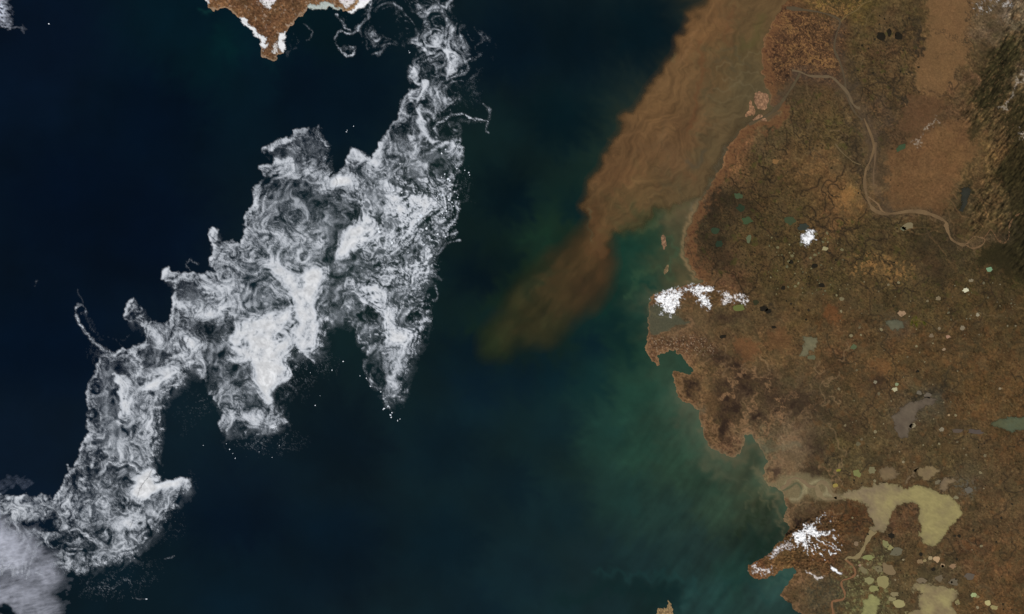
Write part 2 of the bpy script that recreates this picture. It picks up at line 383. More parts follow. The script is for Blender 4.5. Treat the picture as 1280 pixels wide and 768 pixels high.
for p, w, a, c in [
  ([(945,62),(930,75),(915,82),(905,78),(898,88)],1.3,.4,(112,98,70)),([(948,90),(930,92),(915,100),(900,98)],1.2,.4,(110,96,68)),([(945,108),(925,104),(905,112),(892,110)],1.4,.4,(106,94,68)),([(940,120),(915,122),(900,128),(888,124)],1.3,.35,(106,92,64)),([(930,145),(905,150),(890,160),(880,158)],1.4,.35,(104,88,62)),([(918,62),(922,72),(918,78)],1.2,.4,(70,60,42)),([(890,70),(886,90),(890,110),(880,140),(868,175)],2.,.3,(116,86,56)),([(860,100),(850,130),(835,160),(815,190),(805,215)],2.2,.3,(118,88,56)),([(880,20),(900,30),(915,50),(912,65)],2.4,.3,(112,80,52)),([(895,8),(908,22),(918,35),(930,40)],2.0,.3,(84,66,44)),([(825,240),(838,232),(850,236),(848,246)],2.0,.35,(78,68,46)),([(752,230),(748,250),(756,268),(752,290)],2.4,.3,(104,76,48)),([(780,180),(770,200),(760,215)],2.0,.3,(112,84,54)),
  ([(920,10),(912,25),(903,38),(905,48),(918,55)], 4, .3, (100,66,42)), ([(900,60),(915,62),(925,75),(935,85)], 2.5, .35, (78,70,50)), ([(893,80),(900,72),(910,76),(920,88)], 3, .35, (74,66,48)),
  ([(876,55),(878,80),(876,100),(868,130),(864,160)], 3, .4, (98,62,38)), ([(884,60),(890,90),(882,120),(885,150)], 3, .3, (84,72,48)), ([(850,75),(862,60),(868,40)], 3, .25, (138,104,70)),
  ([(745,255),(742,275),(748,295),(750,315)], 5, .35, (84,58,36)), ([(738,262),(735,280),(738,298)], 1.6, .4, (96,92,66)), ([(830,60),(840,68),(842,76)], 3, .3, (96,92,64)),
  ([(765,178),(790,170),(815,160),(830,140)], 3, .25, (130,96,62)), ([(790,200),(805,185),(825,180),(828,160)], 2.5, .25, (94,74,50)), ([(815,218),(830,210),(835,195),(828,180)], 2.5, .2, (92,74,50)),
  ([(860,200),(868,204),(878,200),(884,192)], 4, .35, (72,68,56)), ([(790,255),(800,242),(812,240),(820,250),(812,258)], 3, .2, (90,70,44)), ([(770,225),(788,232),(800,222),(806,205)], 2.5, .2, (124,92,58)),
  ([(930,60),(945,45),(950,20)], 6, .35, (78,74,40))]:
    pcol = mix(pcol, GP.stroke(p, w) * a, c)

# ------------------------------------------------------------------ land colour
LAND = [(970,30,(104,66,42)),(958,60,(112,70,46)),(990,45,(84,58,38)),(1010,60,(84,58,36)),(1030,70,(82,60,38)),(1000,80,(86,58,36)),(970,90,(92,62,40)),(970,115,(76,60,42)),(1000,110,(70,54,38)),
 (1040,15,(96,76,42)),(1070,10,(92,74,36)),(1090,20,(76,60,34)),(1070,40,(74,58,36)),(1110,30,(80,60,40)),(1140,20,(66,52,32)),(1100,70,(88,64,42)),(1130,70,(84,62,40)),(1080,90,(78,60,38)),(1120,90,(82,62,40)),
 (1060,150,(74,58,38)),(1000,150,(80,62,40)),(1020,170,(88,68,42)),(1040,160,(78,62,36)),(970,170,(70,58,38)),(950,185,(70,56,38)),(930,180,(112,72,48)),(915,200,(122,80,52)),(1100,140,(84,62,42)),(1110,160,(84,62,44)),
 (1180,40,(112,80,52)),(1180,90,(108,78,48)),(1190,20,(108,78,52)),(1160,100,(104,76,50)),(1155,140,(88,60,40)),(1140,160,(94,66,44)),(1195,140,(98,70,48)),(1220,100,(94,66,46)),(1230,40,(92,72,54)),(1265,20,(96,80,64)),
 (1240,80,(66,54,32)),(1260,60,(62,54,34)),(1240,110,(58,48,28)),(1225,130,(60,50,30)),(1270,100,(74,60,44)),(1265,140,(60,48,28)),(1250,160,(76,58,38)),(1280,60,(60,50,32)),(1275,170,(66,50,30)),
 (1150,200,(102,72,46)),(1140,230,(102,72,46)),(1120,210,(92,68,44)),(1170,250,(100,72,46)),(1180,220,(96,68,42)),(1200,190,(94,68,42)),(1220,210,(94,70,44)),(1240,190,(92,70,42)),(1220,240,(78,60,38)),(1205,250,(60,52,36)),
 (1230,270,(72,56,34)),(1260,220,(58,46,26)),(1275,200,(56,42,24)),(1250,260,(60,48,30)),(1275,250,(56,46,28)),(1270,300,(46,38,24)),(1240,320,(52,44,26)),(1275,340,(42,36,20)),(1255,330,(46,38,22)),
 (1060,190,(68,56,38)),(1075,220,(66,54,38)),(1030,200,(108,78,48)),(1020,225,(104,74,46)),(1050,230,(104,72,44)),(1068,240,(124,90,52)),(1055,255,(116,80,46)),(1045,270,(96,64,40)),(1000,210,(102,74,44)),(985,200,(92,66,42)),
 (950,200,(66,54,34)),(960,220,(72,56,36)),(970,240,(76,58,34)),(920,260,(50,40,28)),(900,270,(54,42,28)),(895,300,(50,42,28)),(880,300,(56,42,30)),(900,325,(58,44,30)),(940,270,(64,50,30)),(940,300,(68,54,32)),(960,320,(72,56,34)),
 (1000,250,(72,56,34)),(1000,300,(70,56,32)),(1020,320,(78,56,38)),(980,280,(64,52,32)),(1040,310,(68,56,34)),(880,340,(80,54,36)),(910,345,(84,56,40)),(960,350,(68,54,32)),(1000,350,(66,54,30)),(1040,350,(70,58,34)),
 (1100,290,(70,56,36)),(1080,300,(66,54,32)),(1120,310,(74,58,34)),(1100,330,(86,66,40)),(1150,300,(58,48,30)),(1180,310,(56,46,30)),(1160,330,(62,48,32)),(1200,320,(60,50,32)),(1130,345,(80,62,38)),
 (1060,380,(72,56,36)),(1100,380,(70,56,34)),(1150,380,(72,56,34)),(1200,370,(70,54,32)),(1240,380,(66,50,30)),(1275,390,(74,54,32)),(1045,395,(90,60,38)),(1080,420,(86,60,38)),(1120,430,(86,58,36)),(1090,455,(98,68,42)),
 (1110,460,(96,66,40)),(1050,450,(84,56,36)),(1080,490,(78,56,36)),(1150,440,(80,56,34)),(1200,430,(84,58,36)),(1250,440,(80,56,34)),(1180,470,(76,54,32)),(1220,480,(84,58,34)),(1260,500,(88,60,36)),(1200,510,(84,58,36)),
 (1130,520,(80,64,48)),(1100,520,(78,58,38)),(1160,500,(72,60,44)),(1070,520,(84,62,40)),(1050,560,(82,64,38)),(1090,560,(78,60,38)),(1140,560,(78,58,38)),(1200,560,(76,56,36)),(1260,560,(84,58,36)),
 (860,368,(108,74,50)),(890,365,(98,68,44)),(850,385,(98,70,46)),(880,400,(98,72,46)),(920,375,(100,70,46)),(900,395,(70,56,38)),(930,395,(74,60,38)),(830,420,(110,76,54)),(850,425,(106,72,50)),(870,430,(98,66,46)),
 (820,440,(106,72,50)),(890,415,(98,70,46)),(910,420,(84,62,42)),(930,440,(104,70,44)),(940,430,(98,66,42)),(975,425,(100,68,42)),(980,440,(92,66,42)),(960,410,(80,60,40)),(1000,400,(82,60,36)),(1020,390,(78,56,34)),
 (900,450,(84,60,42)),(880,460,(98,70,46)),(905,470,(108,76,50)),(860,480,(98,68,44)),(865,495,(104,72,48)),(890,490,(96,68,46)),(920,480,(86,60,42)),(940,470,(92,66,44)),(960,490,(76,56,40)),(990,480,(78,60,42)),
 (895,540,(98,66,44)),(920,520,(96,68,46)),(915,550,(104,72,52)),(940,530,(104,78,56)),(960,520,(100,74,52)),(940,505,(92,68,46)),(980,530,(104,76,56)),(1000,510,(66,50,38)),(985,500,(80,58,40)),(1020,520,(72,54,38)),
 (980,550,(118,92,68)),(1000,560,(108,84,62)),(960,555,(96,84,62)),(1005,580,(100,74,54)),(970,580,(104,76,54)),(1020,560,(76,60,42)),(1030,590,(78,62,42)),(990,600,(116,92,66)),(975,605,(112,92,62)),(1010,610,(98,78,54)),
 (1000,630,(104,80,56)),(985,640,(98,70,50)),(1020,630,(88,68,48)),(1060,590,(80,66,42)),(1000,645,(80,54,38)),(1040,640,(84,52,32)),(1060,640,(90,56,34)),(1070,650,(90,56,34)),(1050,670,(84,52,32)),(1020,690,(92,58,36)),
 (1000,690,(98,66,40)),(960,700,(112,74,48)),(945,712,(108,70,46)),(980,700,(110,78,46)),(1040,700,(88,54,34)),(1060,700,(80,54,36)),(1070,690,(78,60,42)),(1000,730,(100,70,48)),(1020,740,(72,62,46)),(1000,750,(92,66,44)),
 (1040,730,(74,62,46)),(1010,765,(78,60,44)),(1080,740,(84,72,46)),(1070,760,(80,70,46)),(1100,690,(80,66,44)),(1110,640,(88,60,42)),(1130,650,(92,62,42)),(1140,690,(84,62,40)),(1130,720,(82,62,40)),(1170,720,(80,64,44)),
 (1210,640,(88,64,42)),(1240,640,(88,62,40)),(1270,640,(82,60,40)),(1250,600,(78,58,38)),(1210,600,(82,64,46)),(1180,570,(74,58,36)),(1220,690,(96,64,42)),(1260,700,(90,60,38)),(1260,760,(92,62,38)),(1210,750,(92,64,40)),
 (1400,400,(80,58,36)),(1400,100,(64,50,32)),(1400,700,(86,60,38)),(1100,-120,(84,64,40)),(1200,-120,(96,70,46)),(1200,860,(84,60,40)),
 (300,-5,(100,70,48)),(280,5,(106,74,49)),(320,20,(100,68,46)),(350,25,(104,72,49)),(335,60,(102,72,50)),(400,3,(102,72,50)),(340,-80,(98,68,48)),(445,8,(140,104,72))]
land = idw(LAND, 3.6) * np.array((1.0, 1.04, 1.03), np.float32)
w1, w2 = noise(4, 30, 1.5, 41) * 3.5, noise(4, 30, 1.5, 42) * 3.5
for k in range(3): land[..., k] = samp(land[..., k], XX + w1, YY + w2)
GL = Grid(XX + w1 * .8 + noise(1.5, 8, 1.2, 43) * 1.1, YY + w2 * .8 + noise(1.5, 8, 1.2, 44) * 1.1, MX0, MY0)
n_f = noise(0.7, 8, 1.0, 45); n_m = noise(2.5, 30, 1.4, 46); n_b = noise(8, 90, 1.8, 47)
veg = noise(3, 40, 1.5, 48)
veg = veg * .25
land *= (1 + 0.125 * n_f + 0.07 * n_m + 0.05 * n_b)[..., None]
land[..., 1] += 2.2 * veg; land[..., 0] -= 1.5 * veg
# delta plain: net of pale natural levees round dark wet basins
def levees(seed, l=5, ax=1.0, ang=0.0):
    a = noise(l * .62, l * 2.2, 1.2, seed, ax, ang)
    return np.exp(-(a / 0.26) ** 2) * np.clip(.8 + .4 * noise(l, l * 6, 1.4, seed + 300), 0, 1.3)
lowl = ss(2, 12, sd_main) * (1 - ss(1120, 1200, XX) * (1 - ss(280, 330, YY)))
land = mix(land, lowl * levees(160, 5, 1.3, 1.2) * .34, (46, 37, 26))
land = mix(land, lowl * levees(161, 4, 1.3, .4) * .24, (116, 90, 58))
for sd_, c_, a_ in [(601, (60, 50, 30), .28), (602, (104, 74, 46), .26), (603, (72, 60, 40), .25), (604, (56, 42, 28), .22), (605, (96, 80, 54), .18)]:
    pt = noise(3.0, 55, 1.5, sd_)
    land = mix(land, ss(.75, .95, pt) * a_ * ss(3, 10, sd_main), c_)
def creeks(n, region, seed, c, a, w=.8, L=(14, 40), turn=.35):
    global land
    rr = random.Random(seed)
    for _ in range(n):
        x, y = rr.uniform(*region[0]), rr.uniform(*region[1]); h = rr.uniform(0, 6.3); h0 = h; t = 0; pts = []
        for i in range(rr.randint(*L)):
            pts.append((x, y, w * rr.uniform(.7, 1.3))); t = t * .35 - .04 * (h - h0) + rr.gauss(0, turn); h += t
            x += 1.7 * math.cos(h); y += 1.7 * math.sin(h)
        st = G0.stroke(pts, w, sm=False)
        land = mix(land, st * a, c)
creeks(44, ((880, 1110), (130, 360)), 5, (38, 31, 23), .85, L=(18, 60))
creeks(16, ((960, 1110), (20, 200)), 6, (112, 92, 62), .5)
creeks(40, ((1030, 1280), (300, 760)), 7, (44, 36, 27), .7, L=(16, 60))
creeks(20, ((1030, 1280), (360, 760)), 17, (108, 88, 62), .45, L=(14, 40))
creeks(34, ((870, 1060), (440, 640)), 8, (132, 102, 72), .7, turn=.6, L=(16, 50))
creeks(22, ((1050, 1160), (20, 180)), 9, (40, 33, 25), .5, w=.8)
creeks(16, ((1110, 1220), (180, 290)), 10, (124, 92, 60), .45, L=(20, 50), turn=.15)
delta = G0.poly([(955,20),(975,5),(1060,10),(1062,40),(1052,75),(1050,110),(1000,100),(955,110),(950,70)], 8)
land = mix(land, delta * .62, (62, 43, 31))
land = mix(land, delta * levees(51, 3.4, 1.5, 2.3) * 1.0, (124, 88, 56))
land = mix(land, delta * levees(151, 5.5, 1.3, 2.3) * .9, (128, 92, 58))
land = mix(land, delta * ss(.7, 1.8, noise(1.5, 10, 1.3, 52, 1.8, 2.3)) * .8, (38, 28, 22))
fan = G0.poly([(1000,-40),(1010,12),(1048,28),(1080,12),(1100,-40)], 8)
land = mix(land, fan * .4, (66, 54, 32))
land = mix(land, fan * levees(53, 4, 3.0, math.radians(125)) * .9, (124, 100, 50))
land = mix(land, fan * ss(.8, 1.8, noise(1, 8, 1.2, 54, 3., math.radians(125))) * .7, (44, 38, 24))
for p, f, sdv, am in [([(1060,60),(1145,10),(1155,60),(1145,110),(1120,175),(1095,185),(1075,130)], 10, 55, .9),
                 ([(985,120),(1050,110),(1080,160),(1088,260),(1070,215),(1050,190),(985,190),(960,150)], 8, 56, .9),
                 ([(890,235),(920,200),(955,170),(985,190),(985,240),(1010,260),(1090,275),(1060,370),(880,345),(865,300)], 8, 57, 1.0),
                 ([(1080,270),(1190,285),(1280,300),(1280,360),(1180,400),(1060,380)], 12, 58, .7)]:
    r_ = G0.poly(p, f)
    land = mix(land, r_ * ss(.5, 1.9, noise(1.1, 9, 1.0, sdv)) * .75 * am, (34, 29, 20))
    land = mix(land, r_ * levees(sdv + 10, 4) * .42 * am, (110, 84, 50))
    land = mix(land, r_ * ss(1.0, 2.4, noise(3, 24, 1.4, sdv + 20)) * .5 * am, (66, 66, 30))
# dark basins fretting the western lowland
for x, y, rx, ry, a in [(908,248,14,10,.6),(890,262,7,16,.6),(895,300,14,18,.45),(925,262,12,8,.45),(905,325,14,10,.35),(880,300,6,18,.3),(1155,310,16,18,.35),(1170,340,12,12,.3),(1125,170,10,12,.3),(1265,310,20,24,.4)]:
    land = mix(land, GL.blob(x, y, rx, ry) * a, (36, 30, 22))
# coastal rim, striated with old beach ridges
rimr = ss(1, 3, sd_main) * (1 - ss(9, 15, sd_main + 3 * n_m))
rm = rimr * ss(15, 30, YY) * (1 - ss(340, 352, YY)) * (XX < 1000)
land = mix(land, rm * .8, (106, 74, 47))
land = mix(land, rm * ss(.3, 1.6, noise(.8, 6, 1.0, 61, 2.2, math.radians(20))) * .6, (70, 44, 32))
land = mix(land, np.exp(-((sd_main - 1.2) / 1.1) ** 2) * (YY > 20) * (YY < 350) * .6, (132, 100, 68))
# bluffs and patches with a shape of their own
for p, f, c, a in [
  ([(1160,-60),(1215,-60),(1214,20),(1209,62),(1192,108),(1178,118),(1152,117),(1146,88),(1157,66),(1160,25)], 2.5, (110, 82, 53), .7),
  ([(1140,116),(1152,119),(1177,120),(1172,148),(1160,158),(1140,175),(1126,156),(1132,130)], 3.5, (88, 64, 43), .6),
  ([(1112,190),(1130,178),(1150,172),(1190,150),(1215,150),(1222,190),(1200,215),(1188,250),(1175,268),(1140,262),(1112,258),(1108,225)], 4, (104, 74, 47), .5),
  ([(1052,238),(1062,232),(1072,236),(1074,244),(1066,252),(1058,258),(1050,250)], 2.5, (136, 98, 56), .6),
  ([(1088,320),(1094,326),(1090,335),(1075,332)], 2, (128, 92, 54), .6),
  ([(918,425),(940,422),(952,432),(946,448),(932,452),(924,445),(916,436)], 3, (108, 70, 44), .6),
  ([(960,415),(975,412),(992,418),(990,432),(975,440),(962,438),(956,428)], 3, (104, 70, 44), .5),
  ([(1032,382),(1045,382),(1052,392),(1050,405),(1036,404),(1028,394)], 4, (108, 66, 38), .6),
  ([(1095,452),(1112,452),(1118,462),(1108,470),(1095,466)], 3, (116, 78, 46), .6),
  ([(860,352),(880,352),(885,358),(870,358)], 2, (120, 84, 52), .5)]:
    land = mix(land, GL.poly(p, f) * a, c)
land = mix(land, G0.poly([(1110,190),(1150,170),(1215,150),(1230,200),(1188,250),(1140,262),(1108,240)], 8) * levees(63, 4, 3.5, math.radians(130)) * .3, (128, 94, 60))
# scattered pale sand blow-outs north of the lake country
sandy = G0.poly([(1060,318),(1085,312),(1110,320),(1145,330),(1140,350),(1120,356),(1095,345),(1062,345)], 6)
land = mix(land, sandy * ss(.6, 1.3, noise(1.5, 12, 1.3, 64)) * .8, (136, 100, 58))
sandy = G0.poly([(1115,270),(1145,272),(1148,290),(1120,292)], 5)
land = mix(land, sandy * ss(.9, 1.6, noise(1.5, 10, 1.3, 65)) * .7, (118, 100, 66))
# lake country of the south: orange-brown with dark and pale flecks
sth = ss(355, 400, YY) * ss(985, 1030, XX)
land = mix(land, sth * ss(1.6, 2.6, noise(.9, 6, .8, 66)) * .8, (30, 26, 16))
land = mix(land, sth * ss(1.9, 2.8, noise(.9, 6, .8, 67)) * .6, (128, 112, 76))
land = mix(land, sth * ss(.8, 2., noise(4, 30, 1.5, 68)) * .35, (108, 70, 40))
land = mix(land, sth * ss(.8, 2., noise(5, 40, 1.5, 69)) * .4, (62, 52, 36))
land = mix(land, G0.poly([(1040,720),(1075,690),(1110,690),(1115,740),(1120,800),(1060,800)], 10) * ss(.5, 1.5, noise(1.2, 9, 1.2, 70)) * .55, (140, 134, 86))
land = mix(land, G0.poly([(1000,728),(1050,724),(1060,745),(1050,790),(1020,790)], 8) * ss(.3, 1.2, noise(1, 8, 1.1, 71)) * .5, (48, 46, 38))
for y0_, y1_, xs_, c in [(590, 612, 1190, (96, 90, 78))]:
    land = mix(land, G0.poly([(1185,598),(1210,596),(1225,610),(1215,625),(1200,618)], 5) * ss(0, 1.2, noise(1.4, 9, 1.2, 72)) * .6, c)
# cape: dark hollows, buff ridges
for x, y, rx, ry, a in [(862,484,8,10,.75),(898,448,14,8,.55),(920,455,10,12,.7),(905,484,8,9,.6),(930,480,13,14,.75),(915,508,10,12,.8),(905,535,7,16,.85),(955,475,12,9,.4),(948,522,12,9,.65),
                        (995,505,20,14,.55),(965,500,14,10,.35),(967,589,6,7,.8),(1018,560,12,16,.5),(1015,590,12,8,.5),(998,652,6,5,.75),(1012,640,10,8,.35),(1065,530,12,14,.3),(1095,475,8,12,.5),(900,400,14,7,.4),(925,395,14,6,.4),(860,405,12,6,.3)]:
    land = mix(land, GL.blob(x, y, rx, ry) * min(1, a * 1.25) * (1 + .3 * n_m), (48, 35, 27))
vein = (134, 98, 68)
for p, w, a in [
  ([(905,470),(912,480),(914,492),(900,500)], 2.4, .7), ([(935,465),(925,470),(915,478)], 2, .6), ([(942,460),(945,470),(958,476),(962,488)], 2, .6),
  ([(945,555),(936,545),(933,538),(945,545),(952,544),(958,536),(956,528)], 2, .6), ([(944,486),(942,500),(945,512),(936,515),(930,525),(922,530)], 2.2, .6),
  ([(980,497),(975,500),(978,508),(973,514),(980,519),(974,524),(980,527),(976,530)], 1.3, .8), ([(982,500),(990,496),(1000,498)], 1.2, .4), ([(960,530),(968,522),(966,512)], 1.4, .5),
  ([(828,420),(845,412),(858,408),(866,405),(862,400)], 3, .6), ([(812,446),(809,435),(808,420),(810,408)], 1.8, .8), ([(820,456),(813,450),(810,440)], 1.6, .7),
  ([(823,450),(830,442),(842,440),(855,446),(864,456)], 1.8, .6), ([(848,492),(843,480),(841,470)], 1.8, .5), ([(858,470),(850,480),(850,492),(858,502)], 3, .45),
  ([(877,520),(880,535),(886,550),(895,562)], 1.5, .6), ([(892,530),(893,545),(900,555),(912,562),(924,562)], 2, .5), ([(928,560),(931,548),(934,540)], 1.5, .6),
  ([(955,583),(957,592),(962,600),(972,602),(978,598)], 1.8, .7), ([(964,576),(972,576),(977,582),(976,590)], 1.5, .5), ([(950,556),(960,548),(972,552),(985,549),(1000,551)], 2.4, .5),
  ([(985,612),(990,604),(998,600),(1006,606),(1004,618)], 2, .5), ([(981,650),(986,640),(996,636),(1002,625)], 1.6, .5), ([(1030,588),(1038,590),(1040,600)], 2, .5),
  ([(905,455),(918,462),(930,456)], 1.5, .4), ([(870,448),(880,455),(890,452)], 2.4, .4), ([(1005,515),(1015,508),(1022,512)], 1.2, .4),
  ([(977,742),(985,752),(996,762),(1010,776)], 3, .5), ([(997,714),(1000,722),(992,730)], 2, .6)]:
    land = mix(land, GL.stroke(p, w * .85) * min(a * 1.35, .95), vein)
for x, y, r, a, c in [(978,585,14,.4,(126,96,72)),(990,560,18,.35,(124,98,74)),(1000,545,16,.3,(116,88,64)),(960,560,9,.5,(92,84,64)),(1000,612,14,.4,(118,96,68)),(970,598,10,.3,(116,90,66)),(877,515,6,.5,(84,78,62)),
                      (1122,406,14,.35,(80,74,66)),(1165,500,14,.3,(92,84,72)),(840,395,16,.5,(80,76,58)),(826,386,9,.6,(74,78,62)),(875,405,16,.3,(86,70,50)),(991,594,4,.5,(106,66,46)),(985,622,5,.6,(100,56,36)),(991,606,3,.6,(88,50,34))]:
    land = mix(land, GL.blob(x, y, r) * a, c)
land = mix(land, G.poly([(812,384),(822,381),(832,390),(845,396),(858,400),(862,404),(850,407),(838,411),(824,417),(812,419),(810,400)], 1.5) * .85, (74, 72, 56))
land = mix(land, G.stroke([(812,380),(811,388),(818,394),(830,397),(842,399)], 1.5) * .5, (98, 90, 66))
land = mix(land, G.poly([(962,606),(972,598),(985,592),(1000,590),(1016,596),(1030,598),(1040,604),(1042,614),(1050,618),(1046,626),(1030,628),(1018,622),(1006,616),(1002,628),(990,630),(982,622),(970,616)], 4) * .75, (116, 101, 73))
for p_, w_, c_ in [([(966,612),(978,612),(984,602),(994,598),(1004,604),(1008,616)], 1.6, (142,126,92)), ([(972,616),(986,610),(996,604),(1002,612),(1000,622)], 1.2, (82,80,58)), ([(1004,614),(1010,608),(1020,602),(1032,604),(1034,614),(1028,620)], 2.2, (138,122,90)), ([(1004,616),(998,624),(988,624)], 1.6, (134,118,88)), ([(1034,618),(1044,621),(1058,620)], 2.6, (134,118,88)), ([(955,604),(965,610),(975,614)], 2, (130,118,86))]:
    land = mix(land, G0.stroke(p_, w_ * 1.2) * .95, c_)
land = mix(land, soft_shore * np.exp(-(np.maximum(sd_main, 0) / 2.6) ** 2) * .6, (98, 86, 64))
land = mix(land, G.stroke([(950,560),(962,562),(975,560),(985,555),(1000,556)], 4) * .35, (96, 92, 72))
tex = G0.poly([(812,422),(880,418),(895,432),(900,445),(860,444),(835,438),(815,448)], 5)
land = mix(land, tex * ss(.9, 1.9, noise(.7, 5, .8, 73)) * .75, (172, 146, 122))
land = mix(land, tex * ss(.6, 1.6, noise(.7, 5, .8, 74)) * .7, (62, 36, 28))
land = mix(land, np.exp(-((sd_main - .5) / 1.) ** 2) * ((YY > 350) & (YY < 660)) * .45, (142, 108, 76))
# rough hill country in the north-east
hills_m = G0.poly([(1200,150),(1205,125),(1222,100),(1235,70),(1255,30),(1262,-60),(1500,-60),(1500,420),(1290,380),(1240,280),(1215,300),(1205,270),(1225,230),(1235,190),(1230,160),(1212,160)], 10)
forest = [([(1212,128),(1228,95),(1245,60),(1265,40),(1272,70),(1258,110),(1246,135),(1235,140),(1220,138)], .8), ([(1215,148),(1228,140),(1226,165),(1218,175),(1208,168)], .6), ([(1250,150),(1262,135),(1285,120),(1300,190),(1280,190),(1262,178)], .7),
          ([(1245,215),(1262,190),(1290,180),(1300,400),(1275,352),(1250,335),(1225,330),(1222,315),(1262,300),(1262,250)], .7), ([(1192,265),(1203,245),(1212,215),(1214,200),(1210,245),(1205,265)], .75), ([(1216,262),(1228,248),(1226,262),(1218,272)], .6)]
for p, a in forest:
    land = mix(land, GL.poly(p, 4) * a, (40, 36, 21))
grain = noise(1.0, 10, 1.0, 75, 4.0, math.radians(128))
land *= (1 + .20 * hills_m * grain)[..., None]
land = mix(land, hills_m * (1 - GL.poly(forest[3][0], 6)) * ss(.8, 2., noise(1, 9, 1, 76, 3, math.radians(128))) * .45, (134, 100, 66))
# thin water courses and dark gullies
dark = (40, 34, 26)
for p, w, a in [
  ([(1150,38),(1149,50),(1153,62),(1153,72)], 2.2, .8), ([(1113,100),(1118,112),(1126,122),(1130,131)], 1.5, .8), ([(1125,98),(1130,94),(1140,97),(1144,104),(1143,110)], 1.6, .8),
  ([(1104,160),(1106,168),(1110,178)], 1.2, .8), ([(1092,150),(1104,154),(1115,160)], 1, .5), ([(1095,245),(1100,246),(1110,246)], 1, .8), ([(1087,252),(1096,248)], 1, .6),
  ([(1210,62),(1208,45),(1211,20),(1209,-10)], 1.1, .6), ([(1158,38),(1180,40),(1195,50),(1206,60)], .9, .45), ([(1168,72),(1180,68),(1195,68)], .9, .35), ([(1198,90),(1196,102),(1190,110)], 1.6, .6),
  ([(1145,370),(1160,385),(1172,395),(1180,408)], 1.2, .5), ([(1172,350),(1182,370),(1189,388)], 1.2, .6), ([(1217,350),(1225,362),(1228,375)], 1.1, .6),
  ([(1202,452),(1200,462),(1182,466),(1177,480),(1170,490),(1155,490),(1142,500)], 2.4, .55), ([(1172,488),(1180,498),(1190,503)], 1, .6), ([(1140,500),(1150,492)], 3, .5),
  ([(858,305),(862,320),(870,335)], 1.3, .45), ([(884,262),(890,248),(898,236)], 2.4, .6), ([(1060,355),(1070,362)], 1, .6), ([(958,385),(962,378),(966,390)], 2, .7),
  ([(1090,362),(1100,360),(1103,356)], 1.8, .7), ([(1146,58),(1142,40),(1148,20)], 1.6, .4), ([(1032,575),(1040,570),(1045,576),(1052,578)], 1.2, .8)]:
    land = mix(land, GL.stroke(p, w) * a, dark)
for p, w, a in [([(980,15),(987,37),(1000,47),(1005,65),(1020,75),(1040,77),(1055,92)],1.2,.8),([(957,45),(975,52),(990,62),(1005,67),(1025,70)],1.,.8),([(965,25),(975,35),(992,35),(1010,32),(1015,45),(1012,55),(1022,65)],1.,.8),
  ([(990,15),(1002,22),(1020,27),(1040,35),(1050,25)],1.,.7),([(1012,75),(1015,85),(1030,87),(1037,80),(1025,76),(1012,75)],1.,.8),([(960,75),(980,80),(1000,77),(1012,82)],.9,.7),([(975,20),(980,30),(990,50),(985,65),(990,75)],.8,.7),([(1025,45),(1030,55),(1040,60),(1045,70)],.8,.7),
  ([(1050,22),(1035,10),(1015,2),(1000,-8)],1.,.8),([(1050,22),(1044,8),(1030,-6)],.9,.8),([(1050,22),(1052,8),(1046,-6)],.9,.8),([(1052,20),(1066,10),(1080,0)],1.,.8),([(1053,18),(1062,4),(1070,-8)],.9,.7),([(1046,16),(1030,12),(1012,14)],.9,.6),([(1040,6),(1026,4),(1016,-6)],.8,.6)]:
    land = mix(land, GL.stroke(p, w) * a, (138, 102, 60))
for p, w, a in [([(1052,62),(1062,78),(1070,98),(1064,115)],3,.6),([(1090,95),(1107,105),(1122,115),(1130,130)],2.4,.7),([(1060,100),(1077,117),(1097,140),(1107,150),(1122,155)],2.2,.6),([(1052,140),(1062,155),(1072,165),(1075,178)],2.2,.6),([(1085,140),(1100,160),(1104,176),(1098,190)],3,.5),
  ([(1068,180),(1074,196),(1070,210),(1076,222)],4,.45),([(1098,200),(1106,212),(1104,226),(1110,240)],3.5,.4),([(1140,20),(1148,34),(1146,50),(1150,64)],3,.45),([(985,150),(1000,160),(1012,158),(1025,168)],1.4,.5),([(1000,175),(1012,182),(1020,196),(1034,200)],1.3,.5),([(975,205),(985,215),(998,214),(1008,222)],1.4,.5),
  ([(890,230),(884,246),(886,262),(878,280)],2.2,.55),([(900,205),(908,215),(906,232)],1.4,.5),([(1085,300),(1100,310),(1118,308)],1.6,.4),([(1150,280),(1160,296),(1158,314),(1168,328)],2.2,.4),([(1190,310),(1200,325),(1196,345)],2,.4),([(1262,268),(1268,285),(1278,300)],3,.4),([(1270,280),(1280,292)],2,.5)]:
    land = mix(land, GL.stroke(p, w) * a, (52, 44, 33))
for x, y, r in [(1147,402,2.6),(1141,403,1.5),(1153,403,1.5)]:
    land = mix(land, GL.blob(x, y, r + 1.2, r) * .7, (118, 122, 20)); land = mix(land, GL.blob(x, y, r * .8) * .9, (12, 20, 8))
